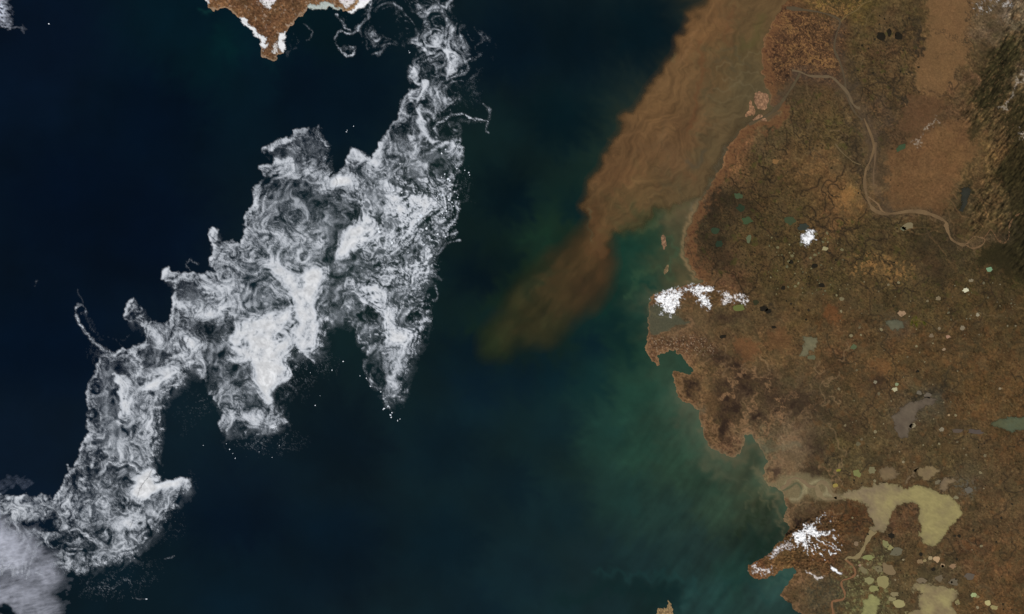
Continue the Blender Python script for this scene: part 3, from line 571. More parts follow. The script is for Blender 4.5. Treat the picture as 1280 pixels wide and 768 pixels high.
# valley floors beside the big river
trunk = [(1080,148),(1092,180),(1088,200),(1082,214),(1081,232),(1084,247),(1090,260),(1100,266),(1117,267),(1140,264),(1160,267),(1180,276),(1185,290),(1190,300),(1202,306),(1220,306),(1240,296),(1262,300)]
land = mix(land, G0.stroke(trunk, 6.5) * .38, (58, 48, 36))
for dx, dy, a in [(4, 3, .55), (-4, -2, .45), (7, 5, .3)]:
    tp = [(x + dx * math.sin(x * .11 + dy), y + dy * math.cos(y * .13 + dx)) for x, y in trunk]
    land = mix(land, GL.stroke(tp, .8) * a, (108, 86, 60))
for p, w, a in [([(1000,92),(1030,96),(1055,112),(1075,140),(1088,172),(1094,210),(1098,245),(1115,262)], 9, .45), ([(1048,30),(1046,60),(1052,85),(1062,110)], 7, .45), ([(1000,90),(978,120),(960,140)], 7, .45), ([(1095,120),(1110,145),(1092,175)], 5, .3)]:
    land = mix(land, GL.stroke(p, w) * a, (72, 60, 48))
for p, w, a in [([(1170,149),(1163,156),(1158,163),(1148,174),(1143,180)], 1.1, .8), ([(1282,90),(1272,105),(1265,118),(1258,130),(1250,138)], 1.6, .85)]:
    land = mix(land, GL.stroke(p, w, sm=True) * a, (150, 138, 122))
land = np.clip(land, 8, 235)
land[..., 0] *= 1 - .035 * ss(330, 430, YY)
# headland texture
hd = ss(-1, 1, sd_head)
land = mix(land, hd * ss(.8, 1.8, noise(.9, 6, .9, 81)) * .6, (66, 38, 26))
land = mix(land, hd * ss(1.0, 2.4, noise(.9, 12, 1.3, 82)) * .5, (186, 172, 156))
land = mix(land, hd * np.exp(-((sd_head - .8) / 1.) ** 2) * .6, (170, 150, 128))
# snow mountain slopes are browner and flecked
mt = GL.poly([(990,660),(1020,640),(1050,648),(1058,690),(1052,712),(1020,718),(985,712),(945,722),(936,708),(965,688)], 5)
land = mix(land, mt * ss(.9, 2., noise(.8, 6, .9, 83)) * .5, (160, 116, 70))
land = mix(land, mt * ss(.7, 1.8, noise(.8, 6, .9, 84)) * .5, (52, 30, 20))

# ------------------------------------------------------------------ relief (km)
ridge = 1 - np.abs(noise(1.6, 16, 1.3, 91, 3.6, math.radians(128)))
relief = hills_m * (0.22 + 0.16 * ridge)
relief += G0.poly([(1112,190),(1150,172),(1215,140),(1232,200),(1188,250),(1140,262)], 12) * 0.05 * (1 - np.abs(noise(1.6, 10, 1.2, 92, 3, math.radians(128))))
cone = np.exp(-(((XX - 1008) / 26) ** 2 + ((YY - 672) / 22) ** 2))
rad = np.arctan2(YY - 668, XX - 1006)
gul = 1 - np.abs(noise(1.3, 9, 1.2, 93))
relief += mt * (0.1 + cone * 0.9 + 0.30 * gul)
capeh = G0.poly([(815,370),(850,362),(858,378),(850,392),(838,396),(822,385)], 5) + G0.poly([(857,362),(870,354),(900,360),(938,368),(936,382),(905,384),(886,390),(868,375)], 5)
relief += capeh * (0.10 + 0.26 * gul)
relief += np.exp(-(((XX - 1011) / 9) ** 2 + ((YY - 296) / 9) ** 2)) * (.15 + .08 * gul)
relief += hd * 0.05 * (1 + .6 * gul)
relief = np.maximum(relief, 0)
lowland = 0.016 + 0.004 * np.clip(noise(2, 20, 1.2, 94), -1.5, 2)
Z0 = lambda sd: np.clip(sd * 0.02, -0.12, 0.0)
z_main = np.where(sd_main > 0, np.minimum(np.clip(sd_main * 0.02, 0, 9), 1) * 0 + np.clip(sd_main / 2.5, 0, 1) * (lowland + relief), sd_main * 0.02)
z_head = np.where(sd_head > 0, np.clip(sd_head / 2.0, 0, 1) * (lowland + relief), sd_head * 0.02)
z_main = np.maximum(z_main, -.15).astype(np.float32); z_head = np.maximum(z_head, -.15).astype(np.float32)

# ------------------------------------------------------------------ build sea, plume, land
xf = axis(-200, 1476, -12, 1292, 2, 6, far=24000); yf = axis(-200, 964, -12, 780, 2, 6, far=24000)
meta(sheet('sea', xf, yf, np.zeros((H, W), np.float32), albedo(sea), None, None, M_SEA), kind='structure')
xi = axis(-200, 1476, -6, 1286); yi = axis(-200, 964, -6, 774)
xl = axis(820, 1476, 822, 1286, far=None)
xi_l = np.concatenate([axis(796, 1476, 800, 1286), [3000., 8000., 24000.]])
yi_l = np.concatenate([[-24000., -6000., -1200.], yi, [2200., 7000., 24000.]])
meta(sheet('land', xi_l, yi_l, z_main, albedo(land), None, sd_main > -3, M_LAND), kind='structure')
meta(sheet('headland', axis(240, 500, 244, 480), np.concatenate([[-1500.], axis(-200, 90, -6, 88)]), z_head, albedo(land), None, sd_head > -3, M_LAND), kind='structure')
pl_keep = p_alpha > .05
meta(sheet('sediment_plume', axis(560, 1020, 562, 1016), axis(-200, 470, -6, 468), np.full((H, W), .004, np.float32), albedo(pcol), p_alpha, pl_keep, M_PLUME),
     'brown plume of silty river water drifting off the delta into the dark sea', 'sediment plume', kind='stuff')
isl_col = {'a': (132, 100, 74), 'b': (134, 100, 72), 'c': (142, 108, 80), 'd': (124, 96, 72), 'e': (112, 94, 66), 'f': (134, 112, 78)}
isl_lab = {'a': 'larger rounded buff islet of the pair in the river mouth', 'b': 'small pointed buff islet west of the larger river-mouth islet', 'c': 'narrow pale islet just south of the river-mouth pair',
           'd': 'thin crescent sandbar off the reddish shore', 'e': 'tiny hooked sandbar just north of the snowy cape', 'f': 'narrow peaked island cut by the bottom edge of the photo'}
for k, s in sd_isl.items():
    c = np.zeros((H, W, 3), np.float32) + np.array(isl_col[k], np.float32)
    c = c * (1 + .13 * n_f)[..., None]
    c = mix(c, ss(.5, 1.6, noise(.8, 5, .9, 95)) * .5, (88, 62, 46))
    xs = [p[0] for p in ISLETS[k]]; ys = [p[1] for p in ISLETS[k]]
    zz = np.where(s > 0, np.clip(s / 1.2, 0, 1) * .02, s * .01).astype(np.float32)
    zz = np.maximum(zz, -.05) + .006
    meta(sheet('islet', np.arange(min(xs) - 4, max(xs) + 5.), np.arange(min(ys) - 4, max(ys) + 5.), zz, albedo(c), None, s > -1.5, M_LAND), isl_lab[k], 'islet', kind='structure')

# ------------------------------------------------------------------ snow
def snowfield(name, pts, label, cat, f=2.5, thr=0.0, dend=1.0, colr=(240, 239, 237), seed=0, zf=None, lo=1.35, cut=.08, ang=0.0, an=1.0, lm=7, gam=1.0, extra=None):
    s = G.sd(pts, 20)
    n = noise(2.0, lm * 3, 1.3, 400 + seed, an, ang)
    r = 1 - np.abs(noise(1.3, lm, .9, 450 + seed, an, ang)) * 1.5
    v = np.clip(s / f, -1.5, 1.5) + dend * (.45 * n + .75 * r) + thr
    if extra is not None: v = v + extra
    a = (ss(-.2, lo, v) ** 1.4) * (s > -f * 1.4)
    a = a.astype(np.float32)
    c = np.zeros((H, W, 3), np.float32) + np.array(colr, np.float32)
    c *= (1 - .04 * np.clip(noise(1.5, 6, 1, 470 + seed), 0, 2))[..., None]
    xs = [p[0] for p in pts]; ys = [p[1] for p in pts]
    z = (zf if zf is not None else z_main)
    z = np.maximum(z, 0) + .006
    o = sheet(name, np.arange(math.floor(min(xs)) - 8., max(xs) + 9), np.arange(math.floor(min(ys)) - 8., max(ys) + 9), z.astype(np.float32), albedo(c), a, a > cut, M_SNOW)
    return meta(o, label, cat, kind='thing')
snowfield('snowfield', [(817,369),(828,365),(838,362),(850,361),(853,366),(851,376),(848,384),(843,390),(840,397),(835,390),(828,388),(822,380)], 'bright compact snowfield on the western tip of the cape', 'snowfield', thr=.2, seed=1, dend=1.0, lm=4, f=3.4, colr=(243, 242, 240))
snowfield('snowfield', [(858,363),(862,356),(872,355),(882,358),(892,360),(893,366),(884,368),(889,376),(888,382),(883,388),(878,381),(872,375),(874,370),(866,368)], 'ragged middle snowfield of the cape, between the compact one and the lacy rim', 'snowfield', thr=-.1, seed=2, f=3.0, lm=4, dend=1.15)
snowfield('snowfield', [(898,366),(904,362),(915,366),(925,364),(936,366),(938,374),(933,383),(922,380),(910,382),(903,384),(899,376)], 'lacy snow rim around the brown eastern end of the cape hills', 'snowfield', thr=-.85, seed=3, f=3, dend=1.15, colr=(226, 220, 214))
snowfield('snowfield', [(1004,291),(1008,288),(1014,289),(1019,293),(1018,299),(1013,303),(1007,304),(1003,299)], 'small round white snow dome alone on the dark lowland', 'snow dome', thr=.45, seed=4, f=3, dend=.9, lm=4)
arm = np.maximum(G.blob(1000, 672, 8, 7) * 1.3, G.blob(1012, 663, 7, 7)) + G.blob(1024, 667, 9, 3.5) * .8 + G.blob(994, 668, 9, 6) * .35
ridges = np.zeros((H, W), np.float32)
for p in [[(1012,664),(1018,655),(1022,646)],[(1000,668),(1006,658),(1008,652)],[(1020,666),(1032,668),(1040,662),(1048,668)],[(1018,670),(1026,678),(1036,682),(1042,688)],[(1010,672),(1014,684),(1022,698)],[(1004,676),(1004,686),(998,694)],
          [(996,674),(994,684),(990,690)],[(1022,680),(1034,690),(1044,694)],[(1040,672),(1050,678),(1053,686)],[(1026,652),(1030,642),(1029,636)],[(1014,676),(1022,688),(1030,700)],[(1036,652),(1040,642),(1038,634)],[(1008,678),(1010,692),(1016,700)],[(1030,674),(1040,680),(1050,690)]]:
    ridges = np.maximum(ridges, G.stroke(p, 1.05))
snowfield('snowfield', [(978,676),(990,664),(1002,654),(1016,644),(1030,634),(1042,640),(1048,655),(1054,672),(1056,690),(1048,704),(1030,704),(1014,702),(1000,694),(986,690)], 'dazzling snow branching down the gullies of the coastal mountain', 'snowfield', thr=-2.7, seed=5, f=7, dend=.75, extra=arm * 3.3 + ridges * 2.2, lm=3, lo=1.2)
snowfield('snowfield', [(984,672),(974,678),(965,686),(957,694),(962,700),(974,694),(986,690),(994,684),(992,676)], 'patchy grey snow on the seaward slope of the mountain', 'snowfield', thr=-.95, seed=6, f=3, dend=1.2, colr=(214, 208, 204))
snowfield('snowfield', [(936,706),(945,703),(955,706),(968,704),(972,712),(962,722),(950,722),(940,719),(935,712)], 'thin broken snow on the rounded tip of the mountain headland', 'snowfield', thr=-1.2, seed=7, f=3, dend=1.2, colr=(218, 210, 204))
snowfield('snowfield', [(1003,711),(1012,714),(1020,719),(1030,721),(1032,724),(1022,723),(1012,718)], 'narrow snow line along the southern foot of the mountain', 'snow line', thr=.2, seed=8, f=1.2, dend=.6, colr=(206, 196, 186))
snowfield('snowfield', [(1040,708),(1046,711),(1053,715),(1052,718),(1045,715),(1039,711)], 'short bright curved snow line east of the mountain foot', 'snow line', thr=.75, seed=9, f=1.0, dend=.2)
snowfield('snowfield', [(1212,-8),(1275,-8),(1270,12),(1262,22),(1240,14),(1228,26),(1218,16)], 'faint snow dusting on the hills at the upper right', 'snowfield', thr=-1.9, seed=10, f=5, dend=1.25, colr=(176, 168, 158), lo=1.2)
snowfield('snowfield', [(1272,154),(1290,150),(1290,175),(1278,178),(1270,170)], 'small faint snow dusting by the dark forested ridge', 'snowfield', thr=-1.6, seed=11, f=4, dend=1.2, colr=(164, 150, 132), lo=1.2)
snowfield('snowfield', [(301,22),(308,23),(314,31),(322,40),(330,47),(333,57),(330,66),(326,58),(322,49),(314,38),(306,29)], 'white curved snow beach on the western side of the headland', 'snow beach', thr=.6, seed=12, f=1.6, dend=.6, zf=z_head, colr=(224, 224, 222))
snowfield('snowfield', [(350,42),(355,40),(357,46),(355,54),(357,64),(352,66),(349,58),(348,50)], 'narrow snow strip on the eastern side of the headland tip', 'snow beach', thr=.6, seed=13, f=1.4, dend=.5, zf=z_head, colr=(224, 224, 222))
snowfield('snowfield', [(342,52),(346,50),(350,58),(348,66),(344,68),(340,62)], 'dirty snow patch inside the headland tip', 'snow patch', thr=-.2, seed=14, f=1.6, dend=1.1, zf=z_head, colr=(206, 200, 192))
snowfield('snowfield', [(325,-12),(350,-12),(347,0),(341,6),(336,11),(331,8),(327,2)], 'pointed snow patch cut by the top edge above the headland', 'snow patch', thr=.3, seed=15, f=2, dend=.8, zf=z_head, colr=(222, 218, 214))
snowfield('snowfield', [(381,11),(388,6),(400,4),(412,4),(424,9),(430,12),(418,10),(402,9.5),(388,12)], 'greenish shore-fast ice along the northern bay of the headland', 'shore ice', thr=.4, seed=16, f=1.3, dend=.5, zf=z_head, colr=(170, 178, 170))
snowfield('snowfield', [(424,-12),(444,-12),(443,2),(436,10),(430,8),(425,2)], 'grey-white snow slope inside the ring of brown shore', 'snow slope', thr=.4, seed=17, f=2, dend=.7, zf=z_head, colr=(212, 206, 202))
snowfield('snowfield', [(452,-12),(470,-12),(463,0),(456,8),(447,12),(441,17),(436,16),(442,12),(447,5)], 'smooth white snow corner where the headland meets the drifting ice', 'snow beach', thr=.8, seed=18, f=1.6, dend=.3, zf=z_head, colr=(232, 230, 228))
snowfield('snowfield', [(257,-10),(262,-10),(261,0),(264,5),(260,6),(258,0)], 'small white patch on the western corner of the headland', 'snow patch', thr=.5, seed=19, f=1.2, dend=.5, zf=z_head, colr=(214, 212, 208))

# ------------------------------------------------------------------ drift ice: coverage field, combed along its own eddies
IX0, IY0, IX1, IY1 = -60, -70, 680, 800
IW, IH = IX1 - IX0, IY1 - IY0
IX, IY = np.meshgrid(np.arange(IX0, IX1, dtype=np.float32), np.arange(IY0, IY1, dtype=np.float32))
inz = lambda lmin, lmax, beta, seed, aniso=1.0, ang=0.0: noise(lmin, lmax, beta, seed, aniso, ang, IH, IW)
a1, b1 = inz(4, 18, 1.6, 201), inz(4, 18, 1.6, 202)
GI = Grid(IX + a1 * .8, IY + b1 * .8, IX0, IY0)
PACK = [(514,86),(512,95),(517,106),(522,112),(514,112),(503,124),(499,138),(496,148),(484,160),(478,172),(471,184),(463,197),(455,190),(440,182),(435,192),(432,204),(420,216),(415,208),(413,187),(407,170),(398,158),(384,158),(367,162),(364,170),(347,174),(335,181),(325,186),(327,191),(340,194),(343,200),(335,204),(323,207),
 (321,212),(328,216),(332,222),(324,227),(317,237),(314,247),(316,257),(311,262),(305,272),(303,285),(305,296),(300,305),(293,301),(276,300),(272,292),(275,286),(267,282),(261,286),(260,295),(266,305),(266,313),(260,322),(260,332),(270,338),(250,341),(238,340),(217,340),(210,332),(202,335),(202,350),(210,352),(217,353),(218,365),(214,376),(211,400),(206,405),(195,400),
 (185,392),(176,380),(171,374),(162,374),(155,381),(154,398),(160,404),(168,402),(179,411),(182,427),(170,430),(160,436),(150,434),(143,442),(134,441),(124,446),(118,455),(118,468),(108,480),(107,500),
 (109,515),(106,532),(111,543),(105,547),(101,556),(97,572),(92,584),(85,580),(82,592),(77,606),(69,616),(67,624),(59,617),(50,616),(45,621),(37,620),(33,616),(27,618),(15,620),(0,617),(-20,612),(-70,616),(-70,720),(0,720),(60,725),(72,717),(90,716),(100,722),(110,716),(125,711),(145,706),(162,701),(175,698),(180,686),(190,671),
 (208,656),(217,643),(228,625),(237,612),(242,601),(238,595),(228,595),(214,599),(204,597),(199,585),(200,570),(202,550),(205,528),(208,508),(216,492),(232,481),(238,466),(250,470),(256,478),(262,492),(270,504),(276,515),(272,532),(278,542),(290,546),(310,541),(330,545),(350,540),(362,528),(358,512),(352,502),(362,495),(374,482),(370,468),(369,452),(372,442),(382,446),(396,457),
 (397,447),(406,434),(410,420),(414,402),(424,408),(438,404),(443,412),(447,428),(451,440),(458,436),(459,446),(455,462),(460,476),(470,486),(477,494),(483,506),(490,508),(498,501),(507,501),(509,486),(511,470),(518,448),(527,428),(537,410),(540,398),(541,385),(544,376),(536,368),(533,358),(543,350),(549,338),
 (548,325),(546,315),(556,307),(568,302),(572,293),(571,277),(575,262),(576,248),(573,232),(578,216),(577,205),(579,192),(577,180),(576,168),(573,163),(565,160),(562,152),(568,143),(577,130),(575,112),(578,98),(590,85),(596,70),(606,60),(600,48),(590,35),(575,28),(560,12),(548,15),(535,30),(536,50),(540,62),(520,66),(514,76)]
env = GI.sd(PACK, 26)
NWISP = [(462,-60),(463,0),(455,12),(447,28),(440,36),(448,42),(457,57),(465,69),(474,75),(477,66),(487,60),(507,55),(525,64),(545,68),(560,62),(590,66),(612,52),(604,40),(588,30),(572,24),(565,6),(560,-60)]
envn = GI.sd(NWISP, 14)
ex_, ey_ = np.gradient(blur(env, 3.0))[::-1]
en_ = np.sqrt(ex_ * ex_ + ey_ * ey_) + 1e-4
face = (ex_ * .85 + ey_ * .5) / en_                       # +1 on north-western rims, -1 on south-eastern ones
thick = blur(np.clip(env, 0, 14), 12)
soft = ss(-.25, .6, -face) * ss(1.6, 4.0, thick)
wid = 1.6 + 15 * soft
M = ss(-wid * .35, wid, env + .4 * inz(1.2, 8, 1.2, 203) + soft * 2.0 * inz(3, 20, 1.4, 204))
north0 = ss(72, 92, IY)
Mn = ss(-3, 6, envn + 1.5 * inz(3, 20, 1.4, 205))
S = np.full((IH, IW), .14, np.float32) * north0 - 1.1 * (1 - north0)
S += .95 * np.exp(-((env - 2.4) / 2.2) ** 2) * ss(.1, .8, face) * north0
inside = np.maximum(M, Mn)
# broad light and dark parts: x, y, rx, ry, angle, change
for x, y, rx, ry, an, d in [
  (350,252,40,34,0,-.35),(365,300,34,16,0,-.25),(180,520,24,50,0,-.35),(155,485,9,14,0,-.5),(505,30,50,26,0,.7),(470,55,16,16,0,.5),(540,110,20,30,0,.5),(575,75,20,30,0,.6),(500,250,50,30,0,.15),
  (388,178,22,22,0,-1.0),(395,200,10,14,0,-.6),(345,190,16,5,-5,-1.7),(352,215,20,8,0,.9),(345,240,12,8,0,.3),(335,224,4,8,30,-1.8),(370,240,30,14,20,-.7),(375,236,12,10,0,-.9),(390,215,12,8,0,.5),(415,235,20,6,-30,.9),(350,280,25,14,0,-.1),(320,255,8,9,0,.8),(315,275,8,12,0,.4),
  (390,265,20,16,0,-.8),(420,260,18,14,0,-.4),(340,300,30,10,-15,.3),(330,320,20,12,0,.4),(372,300,14,12,0,.7),(305,330,20,14,0,-.1),(290,312,16,10,0,.3),(268,295,6,10,0,.5),(285,350,26,12,0,.0),(272,365,14,10,0,.6),(208,343,8,8,0,1.0),(230,350,14,8,0,-.2),
  (238,372,16,8,30,-1.1),(315,372,24,14,0,-.5),(320,385,18,8,0,-.5),(255,372,10,12,0,.7),(262,392,24,8,-20,.7),(225,385,8,20,0,-.2),(282,398,10,6,0,.5),(262,408,22,6,5,-.7),(285,410,6,10,0,-.9),(250,415,12,8,20,-.7),(268,430,6,20,0,-.8),(272,455,6,18,10,-.8),(235,422,10,9,0,.9),(245,432,10,6,0,.9),
  (192,418,8,16,-30,.7),(195,445,22,16,0,-.5),(172,442,10,12,0,-.9),(218,450,22,5,-38,1.2),(205,470,20,6,-30,1.3),(192,482,14,5,-25,1.2),(240,470,3,14,0,-2.6),(252,455,6,14,0,.3),(256,486,10,12,0,-1.2),(165,375,8,6,0,.1),(160,395,6,8,0,.2),(175,405,8,10,0,-.6),
  (120,430,16,10,35,-.9),(135,455,18,14,0,-1.0),(128,480,14,14,0,-1.1),(125,510,14,16,0,-1.0),(142,525,6,20,0,-1.4),(155,480,8,12,0,1.3),(158,505,8,20,0,.9),(167,455,5,12,0,.8),(180,505,18,12,0,.0),(190,525,12,30,0,.9),(165,545,20,20,0,.2),(160,538,8,5,0,-1.0),(130,545,14,14,0,-.3),
  (185,560,12,20,0,.8),(130,580,12,30,0,-.4),(150,590,14,8,0,-1.0),(105,580,8,30,0,-.2),(95,610,10,25,0,-.8),(115,630,10,25,0,-.1),(145,618,10,14,0,-.6),(185,605,16,12,-30,2.4),(205,603,22,4,-14,2.0),(165,640,18,14,0,.4),(185,640,10,6,0,.0),(195,628,12,6,-35,-.9),(208,640,12,16,0,.1),(222,615,14,8,-30,-.2),
  (165,655,20,12,0,.8),(110,665,20,8,0,-.6),(130,690,22,14,0,-.8),(75,625,14,8,0,.3),(60,640,20,10,0,-.1),(35,640,20,10,0,.0),(10,640,20,12,0,.2),(65,655,24,8,0,-1.0),(70,680,16,14,0,-1.2),(55,700,20,20,0,-1.6),(85,700,14,8,0,.6),(100,716,8,4,0,1.8),(125,708,14,4,0,1.2),(150,685,14,12,0,.4),(165,690,10,8,0,.4),
  (288,410,3,6,20,-.8),(290,450,14,6,0,.8),(285,470,10,16,0,-.3),(300,478,14,8,0,-1.3),(300,500,18,14,0,.1),(288,525,10,12,0,.2),(317,500,9,10,0,-2.0),(320,524,18,8,0,1.2),(340,525,14,8,-20,.4),(345,488,7,9,0,-1.2),(352,505,9,20,0,-1.8),(365,500,12,30,0,-1.0),(300,540,30,8,0,-1.6),(335,542,26,8,0,-1.6),(330,470,10,30,0,1.6),(342,505,5,10,-10,1.2),(352,470,14,12,0,.8),
  (416,285,11,6,0,-2.0),(412,300,6,14,0,-1.2),(417,325,4,30,0,-1.1),(428,345,8,10,0,-.9),(438,335,14,10,0,-.9),(420,370,14,14,0,-1.0),(432,392,16,12,0,-1.4),(420,400,14,14,0,-1.3),(400,385,6,6,0,-1.0),(440,358,8,6,0,.1),(455,345,8,8,0,-.6),(460,385,10,12,0,-1.0),(470,395,8,12,20,-1.0),(452,410,8,14,0,-1.0),(448,420,7,12,0,-1.0),
  (470,420,12,12,0,-.6),(468,450,10,16,0,-1.4),(472,475,10,14,0,-1.4),(495,445,10,20,0,.5),(495,475,10,16,0,.3),(488,498,10,10,0,-.8),(508,430,9,16,0,.8),(505,395,12,12,0,-1.3),(520,380,10,12,0,-.9),(525,400,10,10,0,.2),(500,370,8,20,50,-.9),(538,362,8,10,0,-1.8),(545,345,6,8,0,-.6),
  (430,225,14,10,0,.6),(445,215,12,6,0,-.8),(438,195,8,8,0,.8),(428,228,16,7,-20,.9),(460,235,12,8,0,-.5),(455,200,10,5,20,.8),(470,205,7,6,0,1.4),(478,185,10,14,0,.3),(490,165,12,12,0,-.8),(505,175,8,16,0,-.7),(500,200,12,12,0,.0),(518,217,7,8,0,-1.9),(515,180,8,10,0,.6),(530,200,7,16,0,-.2),(552,195,16,10,0,-1.7),(556,215,14,12,0,-1.5),
  (562,165,10,10,0,-2.2),(550,168,8,6,0,-1.6),(565,185,8,6,0,.3),(475,225,16,8,10,-.6),(495,235,18,6,25,-.2),(505,225,20,6,30,-.3),(500,245,24,8,15,.6),(470,245,14,6,0,-.5),(475,262,12,12,0,-.7),(450,250,20,10,0,-.6),(455,262,3,12,-20,.6),(505,260,18,10,0,1.0),(530,250,16,12,0,.9),(550,250,14,14,0,.4),(566,255,8,20,0,-.6),(565,280,8,16,0,-.4),
  (485,275,10,10,0,-1.2),(495,285,7,10,0,-1.2),(530,278,10,8,0,-1.4),(540,290,12,8,0,-.8),(555,290,8,10,0,-.3),(515,310,12,10,0,-1.4),(505,325,12,10,0,-.9),(480,310,14,10,0,.3),(495,300,10,8,0,.6),(535,310,12,8,0,.3),(530,330,14,8,0,.2),(470,325,10,12,0,-.3),(485,345,12,14,0,.2),(510,345,10,14,0,.3),
  (440,240,16,10,-20,.8),(425,275,30,8,-10,-.9),(395,300,16,12,0,-.2),(395,320,12,8,0,-.4),
  (540,95,18,14,0,-1.3),(545,120,16,14,0,-.6),(565,115,10,20,0,-1.4),(555,140,16,8,0,-1.2),(530,130,8,14,0,-.4),(512,135,10,14,0,-1.0),(500,160,12,10,0,-.8),(545,155,8,8,0,-1.8),(575,70,12,20,0,-.1),(590,90,10,14,0,-1.3),(598,50,14,20,0,-1.4),(575,50,10,8,0,.3),(548,50,9,7,0,1.6),(560,37,12,8,0,.8),(555,62,8,5,30,.6),
  (545,15,10,6,0,-.3),(500,15,40,20,0,-1.5),(470,20,14,14,0,-1.1),(515,35,20,12,0,-.9),(480,45,26,16,0,-1.1),(505,50,16,8,0,-.4),(470,65,10,8,0,.2),(450,22,8,8,0,-1.4),(585,20,12,16,0,-1.5)]:
    S += GI.blob(x, y, rx, ry, an) * d * 1.35 * inside
# solid cores
cbl = inz(2.0, 16, 1.2, 230, 1.6, math.radians(118))
for p, f, d in [
  ([(332,325),(345,320),(355,332),(370,342),(387,335),(410,332),(405,350),(395,365),(395,386),(404,392),(414,396),(410,420),(400,435),(392,455),(380,443),(370,440),(367,460),(372,480),(355,476),(345,492),(340,505),(332,490),(325,480),(318,465),(313,450),(300,455),(296,450),(292,432),(288,418),(302,398),(320,394),(340,388),(360,385),(362,365),(352,352),(340,345)], 4, 2.9),
  ([(430,287),(445,275),(462,266),(467,273),(475,280),(470,293),(457,305),(440,312),(428,325),(417,330),(417,315),(425,300)], 3, 3.6),
  ([(467,255),(490,255),(515,268),(535,266),(545,278),(530,285),(515,300),(500,310),(485,300),(490,290),(497,280),(475,262)], 4, 2.0),
  ([(453,361),(467,352),(488,370),(482,378),(495,390),(491,405),(502,413),(519,415),(505,428),(488,428),(483,413),(479,399),(467,387),(456,375)], 3, 3.0),
  ([(164,605),(180,592),(190,590),(200,600),(222,600),(236,594),(232,602),(210,608),(192,615),(180,627),(172,622),(164,615)], 2.5, 3.2),
  ([(392,308),(402,288),(408,285),(410,296),(406,306),(396,314)], 3, 1.6), ([(380,340),(404,336),(400,372),(384,372)], 5, 1.4)]:
    S += blur(GI.poly(p, f + 2), 2.2) * (d * .78) * inside * (1 + .2 * cbl)
